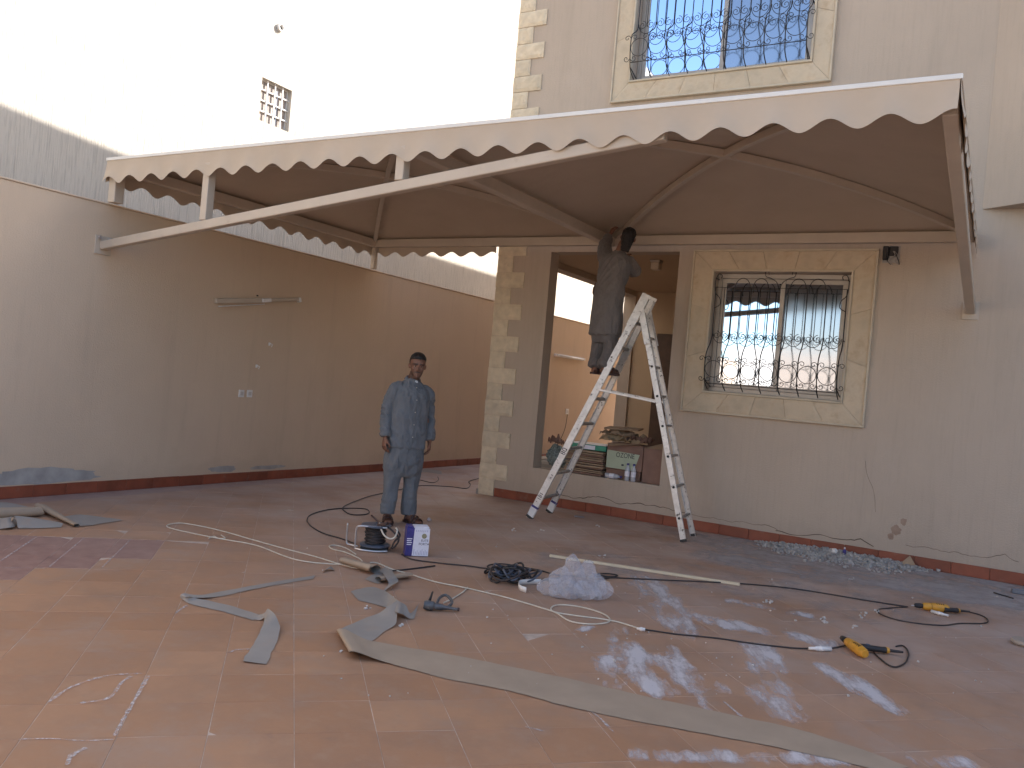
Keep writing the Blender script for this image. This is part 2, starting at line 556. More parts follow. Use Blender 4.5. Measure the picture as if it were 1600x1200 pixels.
# ------------------------------------------------------------------ ground and floor
g = MB()
g.box(-400, 400, -400, 400, -0.6, -0.06)
tag(g.build("ground", simple("sand", (0.40, 0.32, 0.235), 0.95, var=0.12, scale=0.4)), kind="structure")
YF, XL = 9.46, -8.0
fb = MB()
fb.box(XL, 8.0, -10.0, 24.0, -0.055, -0.0019)
floor = tag(fb.build("courtyard_floor", M_GROUT), kind="structure")
TS = 0.335
def tile_mesh():
    t = MB()
    h = TS / 2 - 0.0012
    bv = 0.0011
    d = 0.006
    top = [(-h + bv, -h + bv, 0), (h - bv, -h + bv, 0), (h - bv, h - bv, 0), (-h + bv, h - bv, 0)]
    mid = [(-h, -h, -bv), (h, -h, -bv), (h, h, -bv), (-h, h, -bv)]
    bot = [(-h, -h, -d), (h, -h, -d), (h, h, -d), (-h, h, -d)]
    t.add(top + mid + bot, [(0, 1, 2, 3)] + [(4 + i, 4 + (i + 1) % 4, (i + 1) % 4, i) for i in range(4)] + [(8 + i, 8 + (i + 1) % 4, 4 + (i + 1) % 4, 4 + i) for i in range(4)])
    return t
TM = tile_mesh().mesh("tile", M_TILE)
cells = []
for a in range(-40, 80):
    for b_ in range(-60, 60):
        u = 3.485 + (a + 0.5) * TS
        v = -0.872 + (b_ + 0.5) * TS
        x, y = (v - u) * 0.70711, (u + v) * 0.70711
        if x < XL - 0.1 or x > 3.2 or y < -2.0 or y > 16.5: continue
        if y > YF - 0.03 and x > -5.87 + 0.03: continue
        p = V((x, y, 0)) - EYE
        dep = p.dot(FWD)
        sx = 9e9
        vis = False
        if dep > 0.5:
            dx, dy = p.dot(R0) / dep * FPX, p.dot(U0) / dep * FPX
            px, py = CXP + dx * cR + dy * sR, CYP + dx * sR - dy * cR
            vis = -60 < px < 1660 and py < 1300
        cells.append((0 if vis else 1, (p.length), x, y))
cells.sort()
rnd = random.Random(3)
rest = MB()
for i, (nv, d, x, y) in enumerate(cells):
    rx, ry, dz = rnd.gauss(0, 0.0022), rnd.gauss(0, 0.0022), rnd.uniform(-0.0012, 0.0)
    if i < 300:
        link("tile", TM, floor, (x, y, dz), (rx, ry, rad(45) + rnd.gauss(0, 0.002)))
    else:
        mt = Matrix.Translation((x, y, dz)) @ Matrix.Rotation(rad(45), 4, 'Z') @ Matrix.Rotation(rx, 4, 'X') @ Matrix.Rotation(ry, 4, 'Y')
        rest.add([mt @ p.co for p in TM.vertices], [tuple(f.vertices) for f in TM.polygons])
tag(rest.build("distant_tiles", M_TILE, floor), kind="stuff")

# dried plaster runs and cement dust lying on the tiles
def seg_d(p, a, b):
    ab = b - a
    t = max(0, min(1, (p - a).dot(ab) / ab.length_squared))
    return (p - a - ab * t).length
paint_strokes = [(fl(1010, 905), fl(1075, 985), 0.30), (fl(960, 985), fl(1030, 1075), 0.22), (fl(1010, 1030), fl(1085, 1065), 0.24), (fl(1060, 960), fl(1290, 1005), 0.22),
                 (fl(1185, 1010), fl(1225, 1115), 0.22), (fl(1080, 1045), fl(1120, 1075), 0.14), (fl(1290, 1040), fl(1400, 1110), 0.16), (fl(940, 1030), fl(975, 1110), 0.14),
                 (fl(905, 985), fl(925, 980), 0.07), (fl(1150, 940), fl(1250, 960), 0.15), (fl(1000, 1180), fl(1500, 1190), 0.12), (fl(1050, 1010), fl(1110, 1120), 0.10)]
paint_strokes = [(V((a.x, a.y, 0)), V((b.x, b.y, 0)), r) for a, b, r in paint_strokes]
def sst(a, b, x):
    t = max(0, min(1, (x - a) / (b - a)))
    return t * t * (3 - 2 * t)
sh = MB()
X0, X1, Y0_, Y1_ = -5.8, 1.2, 2.0, 9.43
nx, ny = 176, 187
pv, dv = [], []
ptsS = []
for i in range(nx):
    for j in range(ny):
        q = V((X0 + (X1 - X0) * i / (nx - 1), Y0_ + (Y1_ - Y0_) * j / (ny - 1), 0))
        pm = 0
        for a, b_, r in paint_strokes:
            pm = max(pm, 1 - sst(0.15 * r, 1.25 * r, seg_d(q, a, b_)))
        pv.append(pm)
        dd = sst(2.6, 0.2, YF - q.y) * sst(-4.4, -2.0, q.x)
        dd = max(dd, 0.95 * (1 - sst(0.2, 1.0, seg_d(q, V((-2.0, 8.2, 0)), V((0.6, 8.6, 0))))))
        dd = max(dd, 0.55 * (1 - sst(0.2, 1.6, seg_d(q, V((-3.0, 6.8, 0)), V((-0.8, 7.2, 0))))))
        dv.append(dd)
        ptsS.append((q.x, q.y, 0.0014))
sh.add(ptsS, [(i * ny + j, (i + 1) * ny + j, (i + 1) * ny + j + 1, i * ny + j + 1) for i in range(nx - 1) for j in range(ny - 1)])
so = sh.build("plaster_stains", M_STAIN, floor)
so['kind'] = 'stuff'
for nm, arr in (("paint", pv), ("dust", dv)):
    at = so.data.attributes.new(nm, 'FLOAT', 'POINT')
    at.data.foreach_set('value', arr)

def line_mat():
    m, t, N, L, b = nt_new("white_plaster")
    p = posn(t)
    b.inputs['Base Color'].default_value = (0.60, 0.55, 0.53, 1)
    b.inputs['Roughness'].default_value = 0.95
    L.new(mth(t, 'MULTIPLY', ramp(t, tex_noise(t, p, 42, 6, 0.7), 0.38, 0.62), 0.8), b.inputs['Alpha'])
    return m
# white plaster lines dragged along a few joints
wl_ = MB()
def floor_line(pts, w, amp=0.35):
    P = spline([fl(*p, 0.0032) for p in pts], 10)
    L_, R_ = [], []
    for i, p in enumerate(P):
        t = (P[min(i + 1, len(P) - 1)] - P[max(i - 1, 0)]).normalized()
        s_ = V((-t.y, t.x, 0))
        ww = w * (0.35 + 1.1 * abs(noise.noise(p * 9.0)) + amp * abs(noise.noise(p * 37.0))) * (0.25 if i in (0, len(P) - 1) else 1)
        L_.append(p + s_ * ww); R_.append(p - s_ * ww)
    n = len(P)
    wl_.add(L_ + R_, [(i, i + 1, n + i + 1, n + i) for i in range(n - 1)])
floor_line([(232, 1056), (215, 1085), (195, 1120), (178, 1150)], 0.014)
floor_line([(28, 1155), (80, 1154), (130, 1157), (178, 1155)], 0.008)
floor_line([(75, 1098), (110, 1074), (165, 1056), (222, 1052)], 0.010)
floor_line([(125, 1098), (170, 1090), (190, 1066), (205, 1056)], 0.012)
floor_line([(105, 1195), (112, 1180), (135, 1168)], 0.016)
floor_line([(357, 1020), (370, 1015), (390, 1014)], 0.010)
floor_line([(275, 958), (282, 952), (292, 946)], 0.012)
floor_line([(905, 1097), (935, 1120), (960, 1145)], 0.008)
floor_line([(1130, 1095), (1165, 1125)], 0.010)
floor_line([(820, 1135), (850, 1142)], 0.006)
floor_line([(0, 836), (60, 838), (132, 840), (272, 845)], 0.006)
floor_line([(132, 840), (75, 887)], 0.006)
floor_line([(205, 842), (158, 888)], 0.007)
floor_line([(58, 838), (0, 877)], 0.009)
floor_line([(0, 886), (75, 888)], 0.005)
tag(wl_.build("plaster_line", line_mat(), floor), kind="stuff")

# ------------------------------------------------------------------ boundary wall on the left
def skirting(parent, p0, p1, nrm, h=0.115, th=0.014):
    """row of separate skirting tiles from p0 to p1"""
    p0, p1 = V(p0), V(p1)
    L = (p1 - p0).length
    d = (p1 - p0) / L
    n = int(L / 0.335)
    t = MB()
    t.box(-0.1662, 0.1662, -th, 0, 0, h, None, 0.003)
    me = t.mesh("skirting_tile", M_SKIRT)
    ang = math.atan2(d.y, d.x)
    for i in range(n):
        c = p0 + d * (0.335 * (i + 0.5))
        link("skirting_tile", me, parent, c + V((0, 0, rnd.uniform(-0.001, 0.002))), (rnd.gauss(0, 0.003), 0, ang + rnd.gauss(0, 0.002)))
bw = MB()
bw.box(XL - 0.2, XL, -10.0, 26.0, -0.3, 2.965)
bwall = tag(bw.build("boundary_wall", M_WALL), "long plain beige wall left of the courtyard with red skirting tiles", "wall")
cp = MB()
cp.box(XL - 0.215, XL + 0.012, -10.0, 26.0, 2.967, 2.985, None, 0.004)
cp.build("coping", M_WALL, bwall)
skirting(bwall, (XL, -2.0, 0), (XL, 16.0, 0), (1, 0, 0))
# grey putty patches low on the wall
def blob_patch(c, ax, rx, rz, nrm, name, mat, parent, seed):
    """thin ragged patch lying on a wall"""
    m = MB()
    n = 40
    top, bot = [], []
    ax = V(ax); nrm = V(nrm); c = V(c)
    for i in range(n):
        a = 2 * math.pi * i / n
        r = 1 + 0.38 * noise.noise(V((math.cos(a) * 1.6 + seed, math.sin(a) * 1.6, seed))) + 0.18 * noise.noise(V((math.cos(a) * 6 + seed, math.sin(a) * 6, 2)))
        p = c + ax * (rx * r * math.cos(a)) + V((0, 0, rz * r * math.sin(a)))
        top.append(p + nrm * 0.003); bot.append(p + nrm * 0.0005)
    m.add(top, [tuple(range(n))])
    return m.build(name, mat, parent)
blob_patch((XL, 4.75, 0.20), (0, 1, 0), 0.62, 0.075, (1, 0, 0), "putty_patch", M_GREYPATCH, bwall, 1.3)
blob_patch((XL, 7.0, 0.17), (0, 1, 0), 0.20, 0.035, (1, 0, 0), "putty_patch", M_GREYPATCH, bwall, 4.3)
blob_patch((XL, 7.7, 0.16), (0, 1, 0), 0.30, 0.025, (1, 0, 0), "putty_patch", M_GREYPATCH, bwall, 7.9)

# ------------------------------------------------------------------ neighbour's house
XN = -10.0
nb = empty("neighbour_house", "tall sunlit pale house with streaky render behind the left wall", "house", (XN, 12, 0))
def rel(o, parent):
    o.parent = parent
    o.matrix_parent_inverse = Matrix.Translation(-parent.location)
    return o
def wall_holes(axis, pos, thick, a0, a1, z0, z1, holes):
    """wall in plane axis=pos (front face) going back by thick (signed), with rectangular holes (a0,a1,z0,z1)"""
    m = MB()
    A = sorted(set([a0, a1] + [h[0] for h in holes] + [h[1] for h in holes]))
    Z = sorted(set([z0, z1] + [h[2] for h in holes] + [h[3] for h in holes]))
    def P(a, d, z):
        return (pos + d, a, z) if axis == 'x' else (a, pos + d, z)
    def inh(a, z):
        return any(h[0] < a < h[1] and h[2] < z < h[3] for h in holes)
    for i in range(len(A) - 1):
        for j in range(len(Z) - 1):
            if inh((A[i] + A[i + 1]) / 2, (Z[j] + Z[j + 1]) / 2): continue
            for d in (0, thick):
                m.quad(P(A[i], d, Z[j]), P(A[i + 1], d, Z[j]), P(A[i + 1], d, Z[j + 1]), P(A[i], d, Z[j + 1]))
    for h in list(holes) + [(a0, a1, z0, z1)]:
        b0, b1, c0, c1 = h
        m.quad(P(b0, 0, c0), P(b0, thick, c0), P(b0, thick, c1), P(b0, 0, c1))
        m.quad(P(b1, 0, c0), P(b1, thick, c0), P(b1, thick, c1), P(b1, 0, c1))
        m.quad(P(b0, 0, c0), P(b1, 0, c0), P(b1, thick, c0), P(b0, thick, c0))
        m.quad(P(b0, 0, c1), P(b1, 0, c1), P(b1, thick, c1), P(b0, thick, c1))
    bm = bmesh.new()
    me = m.mesh("tmp")
    bm.from_mesh(me)
    bmesh.ops.remove_doubles(bm, verts=bm.verts, dist=1e-5)
    bmesh.ops.recalc_face_normals(bm, faces=bm.faces)
    r = MB()
    bm.verts.index_update()
    r.v = [tuple(v.co) for v in bm.verts]
    r.f = [tuple(v.index for v in f.verts) for f in bm.faces]
    r.m = [0] * len(r.f)
    bm.free()
    bpy.data.meshes.remove(me)
    return r
VW = (8.845, 9.465, 5.17, 5.825)
rel(wall_holes('x', XN, -0.25, -6.0, 32.0, -0.3, 11.5, [VW]).build("wall", M_NEIGH), nb)
m = MB(); m.box(XN - 7, XN - 0.26, -5.9, 31.9, 11.2, 11.45)
rel(m.build("roof", M_CONC), nb)
vw = MB()
for a in (VW[0] + 0.012, VW[1] - 0.012):
    vw.bar((XN - 0.10, a, VW[2]), (XN - 0.10, a, VW[3]), 0.03, 0.024, (1, 0, 0))
for z in (VW[2] + 0.012, VW[3] - 0.012):
    vw.bar((XN - 0.10, VW[0] + 0.024, z), (XN - 0.10, VW[1] - 0.024, z), 0.03, 0.024)
vent = rel(vw.build("vent_window", M_WHITEP), nb)
for i in range(1, 4):
    q = MB(); a = VW[0] + (VW[1] - VW[0]) * i / 4
    q.tube([(XN - 0.045, a, VW[2] - 0.01), (XN - 0.045, a, VW[3] + 0.01)], 0.0125, 6)
    o = q.build("bar", M_WHITEP); o.parent = vent
    q = MB(); z = VW[2] + (VW[3] - VW[2]) * i / 4
    q.tube([(XN - 0.058, VW[0] - 0.01, z), (XN - 0.058, VW[1] + 0.01, z)], 0.0125, 6)
    o = q.build("bar", M_WHITEP); o.parent = vent
M_VPANE = simple("dull_pane", (0.30, 0.26, 0.235), 0.25, var=0.25, scale=7)
for i in range(3):
    a0 = VW[0] + 0.024 + (VW[1] - VW[0] - 0.048) * i / 3
    q = MB(); q.box(XN - 0.085, XN - 0.078, a0, a0 + (VW[1] - VW[0] - 0.048) / 3 - 0.012, VW[2] + 0.026, VW[3] - 0.026)
    o = q.build("pane", M_VPANE); o.parent = vent
q = MB()
cvent = V((XN, 9.1, 6.68))
q.rings([[cvent + V((d, r * math.cos(a * math.pi / 10), r * math.sin(a * math.pi / 10))) for a in range(20)] for d, r in ((-0.02, 0.062), (0.05, 0.062), (0.05, 0.045), (0.0, 0.045))])
rel(q.build("pipe_outlet", M_WHITEP), nb)

# ------------------------------------------------------------------ the house
house = empty("house", "two-storey beige house with stone quoins and a porch on the right", "house", (0, 0, 0))
HX0, HX1, HY1, HZ = -5.87, 9.0, 22.0, 8.0
OP = (-5.09, -3.37, 0.45, 3.24)
W1 = (-2.92, -1.435, 1.62, 3.0)
W2 = (-4.18, -2.055, 5.344, 7.10)
FOLD = -0.27
wall_holes('y', YF, 0.22, HX0, HX1, -0.3, HZ, [OP, W1, W2]).build("front_wall", M_FACADE, house)
SO = (10.3, 13.8, 0.45, 3.24)
wall_holes('x', HX0, 0.22, YF + 0.222, HY1, -0.3, HZ, [SO]).build("side_wall", M_FACADE, house)
m = MB(); m.box(HX0 + 0.222, HX1, HY1 - 0.22, HY1, -0.3, HZ); m.build("rear_wall", M_FACADE, house)
m = MB(); m.box(HX1 - 0.22, HX1, YF + 0.222, HY1 - 0.222, -0.3, HZ); m.build("end_wall", M_FACADE, house)
m = MB(); m.box(HX0 + 0.222, HX1 - 0.222, YF + 0.222, HY1 - 0.222, HZ - 0.45, HZ - 0.2); m.build("roof", M_CONC, house)
m = MB()
PR = [(YF, .33), (YF + 1.0, .24), (YF + 2.0, .15), (14.0, .05), (HY1, .01)]
for (ya, ha), (yb, hb) in zip(PR[:-1], PR[1:]):
    m.add([(HX0 + dx, y, HZ + dz) for dx in (0, .2) for y, dz in ((ya, .001), (yb, .001), (yb, hb), (ya, ha))], [(0, 1, 2, 3), (7, 6, 5, 4), (3, 2, 6, 7)])
m.build("shadow_wedge", M_FACADE, house)  # unseen sloped wedge on the roof edge, added to slant the shadow next door
# porch
m = MB(); m.box(HX0 + 0.222, -3.0, YF + 0.222, 14.4, 0.30, 0.44); m.build("porch_floor", M_CONC, house)
m = MB(); m.box(HX0 + 0.222, -2.97, YF + 0.222, 14.4, 3.33, 3.5); m.build("porch_ceiling", M_PORCH, house)
m = MB(); m.box(HX0 + 0.222, -3.0, 13.85, 14.05, 0.443, 3.327); m.build("porch_back_wall", M_PORCH, house)
m = MB(); m.box(-3.3, -3.12, YF + 0.222, 13.847, 0.443, 3.327); m.build("porch_inner_wall", M_PORCH, house)
m = MB(); m.box(-5.2, -4.3, 13.80, 13.846, 0.443, 2.6, None, 0.006); d_ = m.build("porch_door", simple("dark_door", (0.085, 0.045, 0.028), 0.5, var=0.2, scale=9), house)
m = MB(); m.box(-4.42, -4.38, 13.75, 13.80, 1.4, 1.55, None, 0.004); o = m.build("handle", M_CHROME); o.parent = d_
# angled bay of the upper storey
bd = V((0.839, -0.545, 0))
bp = [V((FOLD, YF - 0.003, 0)), V((FOLD, YF - 0.003, 0)) + bd * 2.6]
bp += [bp[1] + V((3.5, 0, 0)), V((bp[1].x + 3.5, YF - 0.003, 0))]
m = MB()
zb, zt = 3.648, HZ
n = 4
m.add([p + V((0, 0, zb)) for p in bp] + [p + V((0, 0, zt)) for p in bp], [(0, 1, 2, 3), (4, 7, 6, 5)] + [(i, (i + 1) % 4, 4 + (i + 1) % 4, 4 + i) for i in range(3)])
m.build("upper_bay", M_FACADE, house)
# quoins on the corner
def stone_block(w, h, d, seed, ret=0.0):
    """rough faced block; front face towards -Y, origin at the lower left"""
    m = MB()
    nu, nv = 9, 6
    def P(i, j):
        x, z = w * i / (nu - 1), h * j / (nv - 1)
        e = min(i, nu - 1 - i, j, nv - 1 - j)
        dd = d * (0.62 if e == 0 else 1.0) + (0.008 * noise.noise(V((x * 14 + seed, z * 14, seed))) if e else 0)
        return V((x, -dd, z))
    m.grid(P, nu, nv)
    edge = [P(i, 0) for i in range(nu)] + [P(nu - 1, j) for j in range(1, nv)] + [P(i, nv - 1) for i in range(nu - 2, -1, -1)] + [P(0, j) for j in range(nv - 2, 0, -1)]
    k = len(edge)
    back = [V((p.x, 0.0, p.z)) for p in edge]
    m.add(edge + back, [(i, (i + 1) % k, k + (i + 1) % k, k + i) for i in range(k)])
    return m
longs = [stone_block(0.425, 0.203, 0.030, s).mesh("quoin", M_STONE) for s in (1.0, 5.0, 9.0)]
shorts = [stone_block(0.235, 0.215, 0.026, s).mesh("quoin", M_STONE) for s in (3.0, 7.0)]
qz = [(2.972 - 0.4243 * k) for k in range(7)]
k = 0
for z in qz:
    k += 1
    link("quoin", longs[k % 3], house, (HX0 - 0.012, YF + 0.001, z - 0.205))
    link("quoin", shorts[k % 2], house, (HX0 - 0.008, YF + 0.001, z - 0.205 - 0.2175))
link("quoin", shorts[0], house, (HX0 - 0.008, YF + 0.001, 2.974))
link("quoin", longs[0], house, (HX0 - 0.012, YF + 0.001, 3.19))
for i in range(-1, 6):
    z = 5.147 + 0.4315 * i
    k += 1
    link("quoin", longs[k % 3], house, (HX0 - 0.012, YF + 0.001, z - 0.205))
    link("quoin", shorts[k % 2], house, (HX0 - 0.008, YF + 0.001, z + 0.006))
m = MB()
m.box(HX0 - 0.03, HX0 - 0.001, YF - 0.03, YF + 0.12, 0, 0.07)
m.build("corner_foot", M_CONC, house)
skirting(house, (HX0 + 0.24, YF, 0), (HX0 + 0.24 + 0.335 * 26, YF, 0), (0, -1, 0))

# window surrounds, windows and grilles
def surround(x0, x1, z0, z1, ix0, ix1, iz0, iz1, slabs_h, top=True):
    th = 0.045
    mo = MB()
    def lip(a0, a1, c0, c1, w, d):
        mo.box(a0, a1, YF - d, YF + 0.002, c0, c0 + w, None, 0.005)
        if top: mo.box(a0, a1, YF - d, YF + 0.002, c1 - w, c1, None, 0.005)
        mo.box(a0, a0 + w, YF - d - 0.001, YF + 0.001, c0 + w * 0.98, c1 - (w * 0.98 if top else 0), None, 0.005)
        mo.box(a1 - w, a1, YF - d - 0.001, YF + 0.001, c0 + w * 0.98, c1 - (w * 0.98 if top else 0), None, 0.005)
    lip(x0, x1, z0, z1, 0.022, 0.060)
    lip(ix0 - 0.024, ix1 + 0.024, iz0 - 0.024, iz1 + 0.024, 0.024, 0.064)
    s = mo.build("window_surround", M_MOULD, house)
    a0, a1, c0, c1 = x0 + 0.023, x1 - 0.023, z0 + 0.023, z1 - 0.023
    b0, b1, d0, d1 = ix0 - 0.026, ix1 + 0.026, iz0 - 0.026, iz1 + 0.026
    def slab(p, q, r, t_, seed):
        """bumpy slab with corners p q r t_ given in (x,z)"""
        m = MB(); nu, nv = 12, 6
        def P(i, j):
            u, v = i / (nu - 1), j / (nv - 1)
            x = (p[0] * (1 - u) + q[0] * u) * (1 - v) + (t_[0] * (1 - u) + r[0] * u) * v
            z = (p[1] * (1 - u) + q[1] * u) * (1 - v) + (t_[1] * (1 - u) + r[1] * u) * v
            e = min(i, nu - 1 - i, j, nv - 1 - j)
            return V((x, YF - th + (0.004 if e == 0 else 0.006 * noise.noise(V((x * 11, z * 11, seed)))), z))
        m.grid(P, nu, nv)
        edge = [P(i, 0) for i in range(nu)] + [P(nu - 1, j) for j in range(1, nv)] + [P(i, nv - 1) for i in range(nu - 2, -1, -1)] + [P(0, j) for j in range(nv - 2, 0, -1)]
        k = len(edge)
        m.add(edge + [V((e.x, YF, e.z)) for e in edge], [(i, (i + 1) % k, k + (i + 1) % k, k + i) for i in range(k)])
        o = m.build("stone_slab", M_SLAB); o.parent = s
    gap = 0.0018
    ns = slabs_h
    for row, (e0, e1) in enumerate(((c0, d0), (d1, c1))):
        if row == 1 and not top: continue
        for i in range(ns):
            u0, u1 = i / ns, (i + 1) / ns
            lo0, lo1 = a0 + (a1 - a0) * u0 + gap, a0 + (a1 - a0) * u1 - gap
            hi0, hi1 = b0 + (b1 - b0) * u0 + gap, b0 + (b1 - b0) * u1 - gap
            if row == 0: slab((lo0, e0), (lo1, e0), (hi1, e1), (hi0, e1), i * 3.1)
            else: slab((hi0, e0), (hi1, e0), (lo1, e1), (lo0, e1), i * 4.7 + 9)
    nvs = max(2, int((iz1 - iz0) / 0.45))
    for side, (e0, e1) in enumerate(((a0, b0), (b1, a1))):
        for i in range(nvs):
            u0, u1 = i / nvs, (i + 1) / nvs
            oz0, oz1 = c0 + (c1 - c0) * u0 + gap, c0 + (c1 - c0) * u1 - gap
            wz0, wz1 = d0 + (d1 - d0) * u0 + gap, d0 + (d1 - d0) * u1 - gap
            if side == 0: slab((e0, oz0), (e1, wz0), (e1, wz1), (e0, oz1), i * 2.3 + 20)
            else: slab((e0, wz0), (e1, oz0), (e1, oz1), (e0, wz1), i * 5.3 + 30)
    return s

def window(w, mull, right_dull):
    x0, x1, z0, z1 = w
    f = MB()
    yb = YF + 0.12
    fw = 0.055
    f.box(x0 + 0.002, x1 - 0.002, yb, yb + 0.06, z0 + 0.002, z0 + fw, None, 0.004)
    f.box(x0 + 0.002, x1 - 0.002, yb, yb + 0.06, z1 - fw, z1 - 0.002, None, 0.004)
    f.box(x0 + 0.002, x0 + fw, yb + 0.001, yb + 0.061, z0 + fw, z1 - fw, None, 0.004)
    f.box(x1 - fw, x1 - 0.002, yb + 0.001, yb + 0.061, z0 + fw, z1 - fw, None, 0.004)
    win = f.build("window", M_ALU, house)
    xm = x0 + (x1 - x0) * mull
    for k_, (a, b_, yy, gm) in enumerate(((x0 + fw + 0.002, xm + 0.03, yb + 0.012, M_GLASS), (xm - 0.03, x1 - fw - 0.002, yb + 0.042, M_GLASSD))):
        s = MB(); sw = 0.05; t0, t1 = z0 + fw + 0.002, z1 - fw - 0.002
        s.box(a, b_, yy, yy + 0.026, t0, t0 + sw, None, 0.003)
        s.box(a, b_, yy, yy + 0.026, t1 - sw, t1, None, 0.003)
        s.box(a, a + sw, yy + 0.001, yy + 0.025, t0 + sw, t1 - sw, None, 0.003)
        s.box(b_ - sw, b_, yy + 0.001, yy + 0.025, t0 + sw, t1 - sw, None, 0.003)
        o = s.build("sash", M_ALU); o.parent = win
        p = MB(); p.box(a + sw - 0.004, b_ - sw + 0.004, yy + 0.010, yy + 0.016, t0 + sw - 0.004, t1 - sw + 0.004)
        o = p.build("pane", gm); o.parent = win
    bk = MB(); bk.box(x0 - 0.1, x1 + 0.1, YF + 0.225, YF + 0.24, z0 - 0.1, z1 + 0.1)
    o = bk.build("curtain", simple("grey_curtain", (0.25, 0.24, 0.24), 0.9)); o.parent = win
    return win

def spiral(cx, cz, y, r, turns, a0, sgn, k=16):
    pts = []
    n = int(k * turns)
    for i in range(n + 1):
        t = i / n
        a = a0 + sgn * 2 * math.pi * turns * t
        rr = r * (1 - 0.78 * t)
        pts.append(V((cx + rr * math.cos(a), y, cz + rr * math.sin(a))))
    return pts

